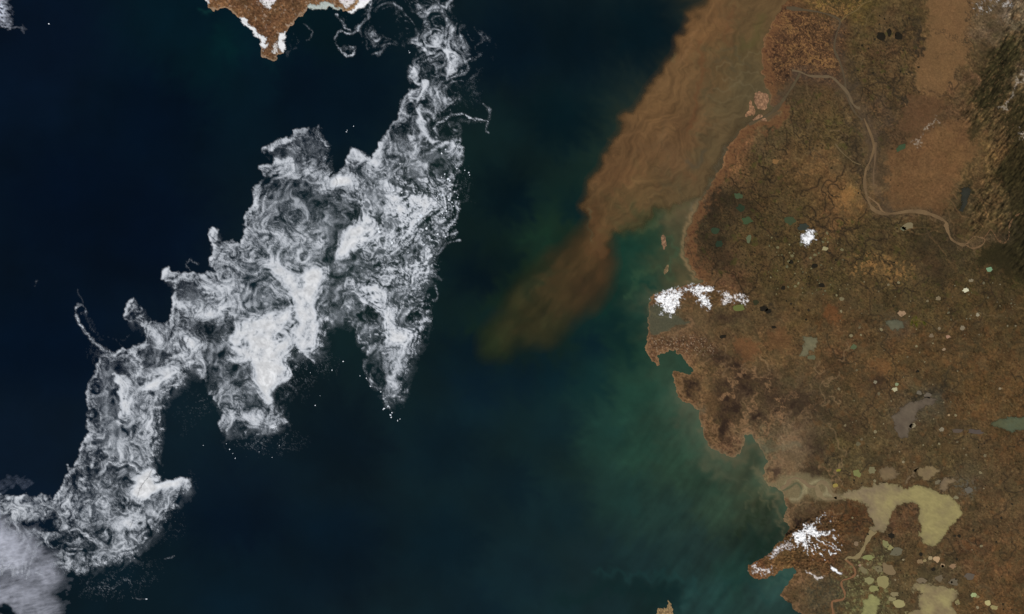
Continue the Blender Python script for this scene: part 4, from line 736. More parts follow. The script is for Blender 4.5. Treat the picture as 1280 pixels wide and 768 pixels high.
# bright threads (free ones also lie outside the pack)
free = np.zeros((IH, IW), np.float32)
for p, w, d in [
  ([(420,19),(424,24),(428,28),(432,34),(438,38)], 1.4, .9),([(424,26),(428,22),(430,28)], .9, -.4),([(462,-10),(463,8),(461,20),(455,26),(450,32),(447,37),(440,42),(432,41),(427,39),(422,42),(419,48),(420,56),(426,63),(431,68),(436,71),(441,66),(443,61),(438,59)], 1.6, .7),
  ([(430,60),(438,62),(442,60)], 3, -.6),([(380,30),(386,33),(389,40),(388,46),(383,50)], 1.1, -.5),([(370,60),(362,64),(358,70)], 1.6, -1.2),([(366,40),(374,52),(368,58)], 1, -1.6),
  ([(522,8),(530,14),(538,10),(545,7),(552,12),(556,20),(560,28)], 2.6, .2),([(560,4),(556,14),(562,26),(568,34)], 2.2, -.4),([(525,18),(535,14),(548,14)], 1.6, -.2),
  ([(515,54),(524,56),(530,62),(538,66),(548,67),(552,68)], 1.8, 1.0),([(545,52),(554,60),(560,70),(562,82),(562,98)], 1.6, 1.2),([(552,56),(566,68),(570,80),(566,92)], 5, .0),([(566,70),(580,76),(592,74),(600,69)], 2.4, .0),
  ([(514,88),(514,98),(519,106),(526,106),(532,102),(531,110),(528,118)], 3.4, .9),([(514,85),(520,90),(519,98)], 3.5, .6),
  ([(530,122),(524,126),(522,134),(524,146),(526,158),(532,168),(540,176)], 3.2, 1.5),([(512,113),(513,120),(516,128),(520,132)], 1.8, .5),([(502,125),(501,134),(505,140),(512,146)], 1.6, .3),([(530,136),(540,142),(548,148)], 2, .2),
  ([(541,162),(544,156),(552,152),(560,147),(568,143.5),(576,143),(584,145),(592,148),(600,151),(608,152)], 1.5, 1.7),([(542,168),(548,160),(560,154),(570,150),(590,152),(604,154)], 2.6, -1.0),([(605,131),(610,136),(612.5,144),(611,151),(608,157),(608,163),(611,165)], 1.7, .7),([(590,96),(596,94),(588,100)], 1, -.8),([(566,158),(574,156),(576,172)], 2.2, -1.0),
  ([(543,190),(550,181),(560,179),(570,181),(577,187),(574,196)], 2.6, .9),([(541,178),(545,172)], 2.4, 1.4),([(438,205),(432,215),(424,224),(414,229)], 2, .8),([(440,186),(450,194),(462,200),(470,205)], 2.6, .9),
  ([(556,306),(566,302),(573,301),(576,302)], 1.4, .9),([(546,318),(556,308)], 2, .6),
  ([(97,362),(100,370),(104,378)], 1, -.9),([(100,381,1.2),(95,387,1.8),(95,395,2.2),(101,408,1.9),(108,418,1.8),(118,428,2.4),(128,436,2.6),(136,440,2.2),(144,443,2)], 1.9, .6),([(98,380),(104,382),(106,388),(102,392)], 1.5, .0),([(112,400),(116,412),(126,424)], 6, -1.9),([(106,388),(110,402),(120,418)],3,-1.3),([(118,440),(130,446),(140,450)], 7, -1.1),([(150,424),(156,426),(160,420)], 1.2, -1.2),([(130,420),(142,424),(152,432)], 1.6, -1.6),
  ([(234,326),(238,324),(242,326),(246,331)], 1.1, -.4),([(236,326),(234,332),(238,338)], 1.2, -.2),
  ([(160,446),(167,440),(173,446),(176,456),(172,468),(170,480)], 2.4, .7),([(185,486),(200,478),(215,468),(228,458),(242,450)], 2.2, 1.3),([(142,468),(148,476),(150,488),(152,500),(150,512)], 2.6, .7),
  ([(64,446),(62,456),(60,470)], 1, -2.4),([(60,474),(68,462),(76,450),(84,440)], 1, -2.6),([(42,358),(44,355),(46,352)], .8, -.2),
  ([(137,578),(148,580),(160,580),(168,584),(174,592)], 1.2, 1.4),([(136,582),(146,590),(158,586)], 1.2, -.6),([(56,668),(60,678),(68,686),(76,682)], 1.2, .6),([(84,664),(96,662),(108,670),(120,676)], 1.2, .6),([(118,740),(130,744),(142,741)], 1.6, -1.5),([(125,738),(150,735),(165,728)], 4, -2.3),([(164,748),(174,748),(183,749)], .8, -.3),([(208,699),(214,698),(218,695)], .8, -.6),
  ([(343,455),(348,465),(356,470)], 1, .0),([(350,508),(356,520),(362,534)], 1.4, -.4),([(365,530),(362,540),(356,548)], 1.2, -.8),([(340,532),(346,536),(344,528)], 1.4, .9),([(400,454),(412,456),(420,452)], 1.6, -1.7),([(372,445),(390,458),(410,462)], 5, -2.6),
  ([(580,228),(590,238),(601,248)], .8, -1.8),([(576,250),(590,252),(604,255)], .7, -2.0),
  ([(479,496),(481,503),(484,508),(486,512)], 1.6, .3),([(455,448),(456,465),(462,477),(472,487),(480,498)], 1.4, .1),([(534,368),(540,376),(545,372),(546,364),(542,358)], 1.2, .4),([(545,346),(552,350)], 2, -.6)]:
    q = GI.stroke(p, w)
    free = np.maximum(free, q ** .7 / (1 + math.exp(-(d * .9 - .2))))
    S = S + q * inside * np.clip(d * .9 + 1.0 - S * .5, 0, 2.2)
for p, w, d in [
  ([(367,202),(350,212),(337,220)],3,.6),([(397,212),(380,222),(360,215)],3,.6),([(230,355),(245,367),(255,375)],5,-1.3),([(247,362),(265,357),(275,370)],4,.9),([(255,400),(267,390),(287,382),(305,387)],4,.9),([(240,405),(255,410),(275,407),(287,400),(290,415)],5,-1.0),
  ([(227,420),(242,427),(262,430)],4,.9),([(265,420),(264,450),(265,480)],7,-1.2),([(250,460),(255,475)],3.5,.8),([(280,435),(275,460),(272,485)],3.5,-1.1),([(290,457),(310,465)],5,-1.6),([(287,472),(300,476),(315,472)],2.5,.8),([(300,484),(292,492),(296,505)],3,.6),
  ([(310,340),(325,362),(338,380)],10,-.7),([(365,372),(367,395),(372,410),(355,422),(342,430)],2.6,-1.2),([(305,425),(312,440),(330,446)],2,-.8),([(345,405),(352,412),(346,420),(338,414)],2,-.8),([(322,452),(340,456),(356,450)],2,-.7),
  ([(157,440),(167,460),(170,480)],2.5,-1),([(142,465),(151,485),(152,520)],4,1.2),([(147,482),(148,500),(149,518)],3,-1.5),([(120,490),(128,500),(126,512)],3,.5),([(115,465),(125,475),(122,488)],2.5,.5),
  ([(180,522),(195,537),(190,562)],6,.9),([(162,495),(157,512),(147,530)],5,.6),([(150,537),(160,542)],3.5,-1.5),([(100,575),(104,610),(106,655)],4.5,.6),([(112,585),(116,620),(118,650)],3,-.6),([(127,635),(130,660)],4,-1),([(142,592),(155,600)],4,-.8),([(210,632),(212,645)],3,.9),([(130,706),(155,702),(175,696)],2.5,.9),
  ([(27,653),(45,655),(60,660)],5,-2),([(80,664),(95,666),(108,676)],1.6,-1),([(78,660),(95,660),(112,672)],1.6,.8),([(170,560),(178,575),(172,590)],2.5,-.7),([(186,575),(196,585),(194,592)],3,.6),
  ([(515,170),(520,200)],4,.6),([(475,180),(472,207)],4,.9),([(417,235),(432,252),(450,270)],9,-.9),([(410,229),(428,224),(446,228)],5,1.0),([(467,212),(495,228),(525,245)],1.6,-1.1),([(460,222),(485,238),(515,252)],1.6,-1.1),([(500,222),(530,242),(545,262)],1.6,-1.1),([(470,220),(500,236),(530,256)],1.5,.9),([(535,195),(542,215),(540,232)],2.5,-.7),([(530,195),(535,215),(530,230)],2,.6),
  ([(491,318),(508,340),(528,337)],6,.9),([(543,330),(531,349)],3,1),([(537,387),(534,410),(517,437)],4,.8),([(497,396),(511,410)],5,-.8),([(462,387),(476,402)],4,-1.3),([(424,332),(440,333),(455,340)],8,-1.3),([(430,360),(436,350),(446,354),(446,364),(438,368)],1.5,1.),([(425,378),(432,386),(440,380)],2.5,.6),
  ([(340,186),(352,190),(348,197)],3,-1.2),([(326,186),(336,184),(350,180),(366,172)],2,1.0),([(323,211),(335,208),(350,204),(365,196)],2,1.0),([(383,172),(388,185),(392,200)],3,.5),([(400,165),(410,180),(414,200)],2,-1),([(300,312),(310,300),(322,290)],3,.6),([(265,285),(262,296),(267,308)],2,.9),([(268,284),(272,291),(271,298)],1.6,.3),([(261,322),(270,316),(284,322)],3,.8),([(203,336),(212,334),(220,342)],4,1.),
  ([(156,380),(164,375),(172,377),(174,384)],2,.9),([(155,385),(155,396),(161,402)],2,1.0),([(164,388),(168,396),(166,400)],4,-.8),([(176,386),(180,398),(190,412),(202,425)],5,.9),([(216,345),(219,365),(216,390)],2.5,.5)]:
    S += GI.stroke(p, w) * d * inside
# dark leads
for p, w, d in [
  ([(410,290),(414,284),(422,282),(428,286),(430,294)], 3, 1.4),([(418,300),(418,320),(416,340),(412,360),(408,375)], 1.8, 1.6),([(402,390),(396,386),(396,392),(402,396)], 1.8, 1.5),([(436,372),(442,368),(450,378),(446,384)], 3, 1.6),
  ([(466,348),(480,358),(492,366),(505,372)], 2.5, 1.4),([(505,355),(512,368),(504,378)], 2, 1.0),([(495,230),(510,238),(522,242)], 1.4, 1.3),([(485,238),(500,244),(512,250)], 1.2, 1.0),([(470,235),(480,248),(478,252)], 1.6, 1.4),([(436,262),(450,250),(462,240)], 1.3, .9),
  ([(528,270),(545,274),(552,282)], 2, 1.2),([(530,280),(536,276),(540,284)], 3, 1.4),([(490,298),(494,288),(486,282)], 2.4, 1.2),([(285,398),(290,408),(288,416)], 1.6, 1.8),([(240,460),(238,475),(240,492)], 2.5, 1.6),
  ([(337,422),(348,420),(360,415),(368,405),(366,396)], 2.8, 1.2),([(337,432),(345,428)], 2, .9),([(305,456),(315,460),(314,472)], 1.6, .9),([(144,500),(149,512),(147,525),(143,535)], 2, 1.5),([(150,586),(162,586),(172,594)], 1.6, 1.7),([(195,616),(184,628),(176,640)], 2, 1.4),
  ([(410,240),(416,250),(414,262)], 2.5, .9),([(330,334),(338,340),(332,348)], 2.2, .9),([(380,312),(390,322),(398,318)], 2, .9),([(450,195),(458,204),(470,212)], 1.4, .7),([(440,275),(455,270)], 1, 0),([(344,452),(338,448)], 1.5, 1.4),([(163,674),(166,677)], 1.6, 2.5)]:
    S -= GI.stroke(p, w) * d
# eddies comb the field: lines run along a stream function made of the ice pattern itself and turbulence
T = np.clip(S, -3, 3)
psi = blur(T * inside, 5) * 3.4 + blur(env, 5) * .08 + inz(22, 90, 2.2, 211) * 2.8 + inz(9, 34, 2.0, 212) * .7 - (IX * .80 + IY * .45) * .14
gy, gx = np.gradient(psi)
sp_m = np.sqrt(gx * gx + gy * gy).mean()
def isamp(a, x, y): return samp(a, x, y, IX0, IY0)
l1 = lic_field(psi, inz(.8, 4, .6, 213), 8, 1.0)
l2 = lic_field(psi, inz(1.6, 9, 1., 214), 18, 1.2)
l3 = lic_field(psi, inz(4, 26, 1.4, 225), 22, 1.6)
# stir the coverage a little along the eddies
px, py = IX.copy(), IY.copy()
for i in range(4):
    px -= isamp(gy, px, py) / sp_m * .4; py += isamp(gx, px, py) / sp_m * .4
S = isamp(S, px, py); inside = isamp(inside, IX * .6 + px * .4, IY * .6 + py * .4)
wxa, wya = inz(8, 40, 1.8, 231) * 5, inz(8, 40, 1.8, 232) * 5
bil = isamp(inz(2.0, 30, 1.5, 233, 1.7, math.radians(118)), IX + wxa, IY + wya)
bil2 = isamp(np.abs(inz(2.5, 24, 1.5, 234, 1.5, math.radians(118))), IX + wya, IY + wxa) - .8
gr = inz(.45, 2.5, .3, 215); gm = inz(2.2, 20, 1.4, 216)
core = ss(1.5, 2.8, S)
wisp = 1 - north0
S2 = S * 1.0 + (.10 * l1 + .22 * l2 + .34 * l3) * (1 - .5 * core) * (1 + .8 * wisp) + .28 * gr * (1 - .65 * core) + (.42 * bil - .74 * bil2 + .16 * l2) * (1 - .4 * core)
east = ss(470, 510, IX) * ss(205, 240, IY) * (1 - ss(410, 440, IY))
blk = inz(1.0, 6, .8, 217)
east2 = ss(420, 460, IX) * ss(195, 230, IY) * (1 - ss(420, 450, IY))
S2 += east * np.clip(blk, -1.6, 2.2) * .6 + east2 * (.35 * l2 - .5 * bil2 + .3 * inz(1.4, 8, 1.0, 236, 2.2, math.radians(35)))
disp = 1 / (1 + np.exp(-S2 * 1.15))
ragged = (.10 * l1 + .22 * l2 + .15 * l3 + .28 * gr + .4 * bil - .3 * bil2) * (.15 + .85 * soft)
M2 = np.clip(inside + ragged * 2.2 * inside * (1 - inside), 0, 1)
disp = disp * M2
disp = np.maximum(disp, np.clip(free * (.88 + .26 * gr + .15 * l1 + .3 * bil), 0, 1))
# loose brash round the southern edges
loose = np.zeros_like(disp)
for x, y, rx, ry, a in [(330,552,50,18,.9),(395,450,26,18,.7),(225,530,18,30,.35),(250,505,20,20,.6),(215,655,22,30,.6),(170,715,40,22,.6),(130,735,40,16,.8),(583,230,9,40,.6),(590,110,14,40,.6),(610,60,12,20,.5),(120,440,20,20,.5),(395,470,60,20,.25),(430,20,20,14,.4),(365,55,14,16,.35),(75,460,16,30,.15),(380,480,10,40,.4),(540,380,10,30,.3),(330,170,14,8,.2),(240,600,12,20,.5)]:
    loose += GI.blob(x, y, rx, ry) * a
loose *= ss(.3, 2.8, .35 * l1 + 1.0 * gr + .5 * l2 + .5 * l3 + .5 * bil) * .55
disp = np.maximum(disp, np.clip(loose, 0, .6) * (1 - inside * .6))
veil = np.roll(inside, (7, 6), (0, 1)) * .5 + np.roll(inside, (14, 4), (0, 1)) * .3 + inside * .2
veil = blur(veil, 6) * .40 * ss(100, 130, IX) * ss(150, 180, IY) * (1 - ss(540, 575, IX)) * np.clip(1 + .35 * bil + .25 * l3 + .12 * gr, .2, 2)
disp = np.where(disp < veil, disp + (veil - disp) * .85, disp)
disp *= 1 - (disp < .09) * .5
cover = np.clip(disp * .96 - .015, 0, .93) ** 2.15         # share of the water hidden by ice
ice_rgb = np.zeros((IH, IW, 3), np.float32) + np.array((222, 224, 226), np.float32)
warmth = ss(.6, .9, blur(cover, 2.5))
ice_rgb = mix(ice_rgb, warmth * .9, (226, 224, 220))
ice_rgb = mix(ice_rgb, (1 - cover) * .6, (184, 196, 208))
ice_rgb *= (1 - .05 * np.clip(gm, -1, 1.5) * warmth - .03 * warmth * l2)[..., None]
land_cut = ss(-1, 0, -sd_head[IY0 - MY0:IY1 - MY0, IX0 - MX0:IX1 - MX0])
cover = (cover * (land_cut > .5)).astype(np.float32)
zi = (.008 + .02 * blur(cover, 1.0)).astype(np.float32)
# the drift ice lies in bands that touch: one sheet each
bd1 = 190 + 22 * inz(20, 120, 2, 218); bd2 = IX * .0 + 4 * inz(20, 120, 2, 219)
north = (IY < 78 + 4 * inz(10, 60, 2, 220)) 
sw = (~north) & (IX + (IY - 450) * .35 < 236 + bd2) & (IY > 320)
east_l = (~north) & ~sw & (IX > 417 + (IY > 330) * 0 + 3 * inz(8, 60, 2, 221))
main = ~north & ~sw & ~east_l
for msk, lab in [(north, 'thin wispy streamers of drift ice trailing past the brown headland'), (main, 'dense central mass of swirling white drift ice with the largest solid core'),
                 (east_l, 'eastern lobe of broken drift ice tapering to a point in the south'), (sw, 'grey south-western arm of curling drift ice reaching the cloud bank')]:
    meta(sheet('drift_ice', np.arange(IX0 + 0., IX1 - 1), np.arange(IY0 + 0., IY1 - 1), zi, albedo(ice_rgb), cover, (cover > .012) & msk, M_ICE, IX0, IY0), lab, 'drift ice', kind='stuff')

# ------------------------------------------------------------------ single floes
def floe(x, y, r, name, label, cat, group, el=1.0, an=0.0):
    n = random.randint(6, 9)
    vs = []
    for i in range(n):
        t = 2 * math.pi * i / n + random.uniform(-.25, .25)
        q = r * random.uniform(.7, 1.15)
        u, v = q * math.cos(t) * el, q * math.sin(t) / el
        vs.append((u * math.cos(an) - v * math.sin(an), u * math.sin(an) + v * math.cos(an)))
    k = KM
    top = [(u * k * .93, v * k * .93, .04) for u, v in vs]; bot = [(u * k, v * k, .0) for u, v in vs]
    me = bpy.data.meshes.new(name)
    faces = [list(range(n))] + [[i, n + i, n + (i + 1) % n, (i + 1) % n] for i in range(n)]
    me.from_pydata(top + bot, [], faces); me.update()
    o = link(name, me, M_FLOE); o.location = (float(wx(x)), float(wy(y)), .034)
    return meta(o, label, cat, group, 'thing')
E1 = [(560,224,2.2),(562,226,1.6),(556,218,1.1),(571,211,.9),(581,213,.8),(586,216,1.0),(587,219,.7),(552,222,.9),(565,231,1.),(553,244,1.2),(560,246,1.),(561,250,1.3),(565,253,1.),(567,258,.9),(556,260,.9),(558,264,1.2),(553,267,1.1),(563,242,.8),(568,240,.8),(572,247,.8),(549,243,1.),(546,247,.8),(555,272,.9),
      (474,290,2.),(473,286,1.3),(490,304,1.8),(526,270,2.4),(523,275,1.4),(492,238,1.1),(502,241,1.1),(518,259,1.),(533,286,1.6),(547,293,1.4),(557,296,1.1),(540,300,1.),(538,263,1.),(496,262,1.),(530,306,1.1),(500,205,.9),(489,302,1.),(510,316,.8),(552,192,1.2),(557,187,1.)]
for x, y, r in E1: floe(x, y, r, 'ice_floe', 'blocky white floe among the broken ice of the eastern lobe', 'ice floe', 'blocky floes of the eastern lobe', random.uniform(.9, 1.25), random.uniform(0, 3))
for x, y, r in [(485,508,1.2),(480,511,1.2),(488,519,1.3),(489,522,1.),(490,516,.9),(497,526,.8),(500,524,.6),(479,512,.8),(458,473,.8),(463,483,.8),(476,490,.8),(450,470,.6)]:
    floe(x, y, r, 'ice_floe', 'small stray floe off the southern point of the eastern lobe', 'ice floe', 'stray floes off the southern point', random.uniform(.9, 1.4), random.uniform(0, 3))
for x, y, r in [(429,452,.9),(415,463,.8),(394,507,.8),(287,562,.8),(294,573,.8),(291,567,.5),(283,555,.5),(254,557,.6),(341,534,1.2),(388,466,.5),(400,495,.4),(349,557,.5),(340,572,.5),(324,565,.5)]:
    floe(x, y, r * .9, 'ice_floe', 'tiny isolated floe in dark water below the central mass', 'ice floe', 'isolated floes below the central mass', random.uniform(.9, 1.5), random.uniform(0, 3))
for x, y, r in [(433,165,.8),(434,163,.5),(442,158,.7),(512,66,.8),(511,64,.5)]:
    floe(x, y, r * .9, 'ice_floe', 'tiny isolated floe in the dark gap north of the pack', 'ice floe', 'isolated floes north of the pack', random.uniform(.9, 1.5), random.uniform(0, 3))
floe(61, 30, .9, 'ice_floe', 'lone speck of ice near the upper left cloud wisp', 'ice floe', None, 1.3, 2.8)
floe(183, 749, 1.0, 'ice_floe', 'bright streak-shaped floe at the lower end of the south-western arm', 'ice floe', None, 1.5, 0)

# ------------------------------------------------------------------ clouds: swelling sheets 2 km up, thinning out at their rims
CX, CY = np.meshgrid(np.arange(-200, 130, dtype=np.float32), np.arange(520, 968, dtype=np.float32))
cn = lambda *a, **k: noise(*a, **k, h=CX.shape[0], w=CX.shape[1])
GC = Grid(CX + cn(6, 40, 1.5, 301) * 2, CY + cn(6, 40, 1.5, 302) * 2, -200, 520)
def cloud(poly, f, a0, label, seed, ang, rgb=(206, 200, 206), zb=2.0, extra=None, cut=.04):
    s = GC.sd(poly, f * 2 + 4)
    body = ss(-f, f, s + 4 * cn(5, 50, 1.8, seed))
    rip = cn(1.2, 12, 1.0, seed + 1, aniso=4.0, ang=ang); bil = cn(4, 50, 1.8, seed + 2)
    a = body * np.clip(a0 + .05 * bil + .05 * rip, 0, 1)
    if extra is not None: a = a + extra * body
    a = (np.clip(a, 0, .95) ** 1.5).astype(np.float32)
    c = np.zeros(CX.shape + (3,), np.float32) + np.array(rgb, np.float32)
    z = (zb + blur(a, 6) * 1.0 + .002 * rip + .01 * bil).astype(np.float32)
    xs = np.arange(-200, 128.); ys = np.arange(520, 966.)
    return meta(sheet('cloud_bank', xs, ys, z, albedo(c), a, a > cut, M_CLOUD, -200, 520), label, 'cloud', kind='thing')
ex = GC.blob(10, 680, 22, 26) * .30 + GC.blob(75, 708, 20, 14) * .12 + GC.blob(-10, 660, 30, 20) * .2 + GC.blob(15, 745, 40, 14) * .16 - GC.blob(45, 668, 22, 9, 20) * .16 - GC.blob(8, 716, 22, 8) * .14 - GC.blob(8, 762, 13, 6, 20) * .8 + GC.blob(50, 730, 25, 14) * .05
cloud([(-260,640),(-40,638),(10,650),(30,656),(48,664),(60,680),(72,700),(80,720),(76,740),(78,760),(82,780),(90,1000),(-260,1000)], 22, .46, 'pale mauve rippled cloud bank over the bottom left corner', 310, math.radians(165), rgb=(182, 184, 194), extra=ex)
cloud([(-260,604),(-20,606),(10,600),(32,596),(42,604),(26,612),(8,616),(-260,622)], 5, .13, 'thin grey veil of cloud just north of the ice near the left edge', 320, math.radians(150), rgb=(150, 160, 180), cut=.025)
o_ = CX.shape
CX, CY = np.meshgrid(np.arange(-200, 60, dtype=np.float32), np.arange(-100, 80, dtype=np.float32))
GC = Grid(CX + cn(4, 20, 1.5, 331) * 2, CY + cn(4, 20, 1.5, 332) * 2, -200, -100)
bd = GC.blob(3, 14, 7, 10, -20) * .6 + GC.blob(-6, 5, 12, 14) * .7 + GC.blob(8, 26, 10, 6, 30) * .22 + GC.blob(22, 34, 14, 2.5, 18) * .12 + GC.blob(4, 32, 10, 2, 15) * .22
rip = cn(.9, 7, .9, 333, aniso=3, ang=math.radians(30))
al = np.clip(bd * (1 + .35 * rip + .25 * cn(1, 8, 1, 334)) - .02, 0, .8).astype(np.float32)
meta(sheet('cloud_wisp', np.arange(-200., 58), np.arange(-100., 78), (2 + al).astype(np.float32), albedo(np.zeros(CX.shape + (3,)) + np.array((196, 202, 214.))), al, al > .03, M_CLOUD, -200, -100),
     'small feathery cloud wisp at the upper left corner', 'cloud', kind='thing')

# ------------------------------------------------------------------ lakes and rivers
ZL = .06
def zland(x, y):
    return float(z_main[int(np.clip(round(y) - MY0, 0, H - 1)), int(np.clip(round(x) - MX0, 0, W - 1))])
MATS = {}
def wm(c, c2=None, var=.08):
    k = (c, c2, var)
    if k not in MATS: MATS[k] = material('lake_water', attr=False, rough=.5, spec=.05, color=c, color2=c2, var=var, vscale=.9)
    return MATS[k]
def flat_poly(name, pts, m, z, jit=.5, n=7):
    p = smooth_line(pts, closed=True, n=n)
    p = [(x + random.gauss(0, jit * .5), y + random.gauss(0, jit * .5)) for x, y in p]
    me = bpy.data.meshes.new(name)
    me.from_pydata([(float(wx(x)), float(wy(y)), z) for x, y in p], [], [list(range(len(p)))]); me.update()
    return link(name, me, m)
LAKE_POLYS = []
lk_n = noise(3, 40, 1.8, 501); lk_f = noise(1.2, 8, 1.0, 502, 2.5, math.radians(30)); lk_d = np.clip(noise(1.2, 7, 1.0, 503), -2, 2)
def lake_poly(pts, c, c2, label, grad=None, z=ZL):
    LAKE_POLYS.append(pts)
    z = max(z, max(zland(x, y) for x, y in pts) + .008)
    s_ = G.sd(pts, 14) + .5 * lk_d
    a = ss(-.7, .6, s_)
    c = np.array(c, np.float32); c2 = np.array(c2 if c2 is not None else c * .92, np.float32)
    t = np.clip(.5 + .33 * lk_n, 0, 1) if grad is None else np.clip(ss(grad[0], grad[1], XX) + .16 * lk_n, 0, 1)
    f = c2 + (c - c2) * t[..., None]
    f = mix(f, ss(4.5, .2, s_) * .45 * (.7 + .3 * lk_d), c * .76)          # silty shallows along the shore
    f *= (1 + .022 * lk_f + .02 * lk_n)[..., None]
    xs = [p[0] for p in pts]; ys = [p[1] for p in pts]
    o = sheet('lake', np.arange(math.floor(min(xs)) - 3., min(max(xs) + 4, MX1 - 1)), np.arange(math.floor(min(ys)) - 3., max(ys) + 4), np.full((H, W), z, np.float32), albedo(f), a.astype(np.float32), a > .08, M_LAKE)
    return meta(o, label, 'lake', kind='thing')
def pond(x, y, rx, ry, an, c, label, cat='lake', group=None, c2=None, soft=.25, name='lake'):
    n = 9 if max(rx, ry) < 3 else 12; pts = []
    for i in range(n):
        t = 2 * math.pi * i / n; q = 1 + random.uniform(-soft, soft)
        u, v = rx * q * math.cos(t), ry * q * math.sin(t); a = math.radians(an)
        pts.append((x + u * math.cos(a) - v * math.sin(a), y + u * math.sin(a) + v * math.cos(a)))
    z = max(ZL, max(zland(px, py) for px, py in pts) + .008)
    return meta(flat_poly(name, pts, wm(c, c2), z, .12, 5), label, cat, group, 'thing')

lake_poly([(1060,613),(1077,611),(1092,606),(1105,605),(1115,607),(1135,610),(1147,607),(1165,611),(1180,616),(1190,623),(1200,632),(1202,641),(1197,651),(1190,661),(1180,671),(1170,680),(1160,683),(1155,680),(1152,671),(1149,661),(1149,648),(1151,635),
  (1145,630),(1132,627),(1122,632),(1115,641),(1110,651),(1109,661),(1100,666),(1092,666),(1086,660),(1094,658),(1090,650),(1087,646),(1085,632),(1072,628),(1060,625),(1052,622)], (138,126,82), (122,106,80), 'largest lake, a tan crescent hooked round a brown peninsula', grad=(1070, 1160))
lake_poly([(1130,772),(1134,766),(1150,761),(1147,748),(1152,741),(1139,738),(1147,731),(1160,728),(1168,736),(1180,734),(1197,737),(1195,748),(1190,758),(1200,772)], (138,126,84), (124,108,78), 'ragged tan lake with yellowish arms cut by the bottom edge')
lake_poly([(1075,774),(1078,762),(1077,751),(1087,746),(1102,748),(1102,753),(1095,761),(1092,772)], (134,130,82), (124,120,78), 'greenish tan lake at the bottom edge west of the ragged lake')
lake_poly([(1098,587),(1106,582),(1118,584),(1123,591),(1120,598),(1110,600),(1106,604),(1100,597)], (116,98,68), (106,88,64), 'brownish round lake just above the northern shore of the largest lake')
lake_poly([(1142,588),(1150,585),(1165,585),(1178,586),(1175,592),(1163,600),(1155,600),(1149,594)], (124,106,72), (116,98,70), 'wedge-shaped tan lake north of the bend of the largest lake')
lake_poly([(1130,606),(1134,600),(1140,594),(1143,585),(1148,582),(1147,589),(1142,596),(1136,604)], (118,98,70), None, 'slender diagonal lake arm between the round lake and the wedge lake')
lake_poly([(1176,603),(1181,597),(1190,598),(1196,602),(1188,606),(1181,613),(1177,610)], (116,98,72), (104,88,68), 'brown comma-shaped lake touching the reeds east of the wedge lake')
lake_poly([(1237,529),(1244,526),(1252,525),(1265,523),(1280,522),(1296,524),(1294,533),(1280,537),(1265,538),(1253,536),(1243,533)], (76,82,62), (84,84,58), 'long green-grey lake cut by the right edge')
lake_poly([(1107,401),(1114,399),(1126,399),(1130,405),(1126,412),(1120,415),(1112,412)], (92,88,68), (84,84,66), 'grey-green lake amid mud flats in the upper lake country')
lake_poly([(1003,424),(1010,421),(1020,423),(1024,428),(1020,435),(1012,439),(1005,447),(999,446),(1003,438),(1006,432)], (108,100,74), (98,94,70), 'pale khaki lake with a tail east of the cape lowland')
lake_poly([(1120,534),(1117,523),(1124,512),(1134,506),(1148,503),(1163,498),(1171,498),(1164,506),(1150,511),(1146,520),(1138,530),(1134,545),(1124,548)], (96,84,68), (88,76,62), 'wide grey mud lake below the dark gully')
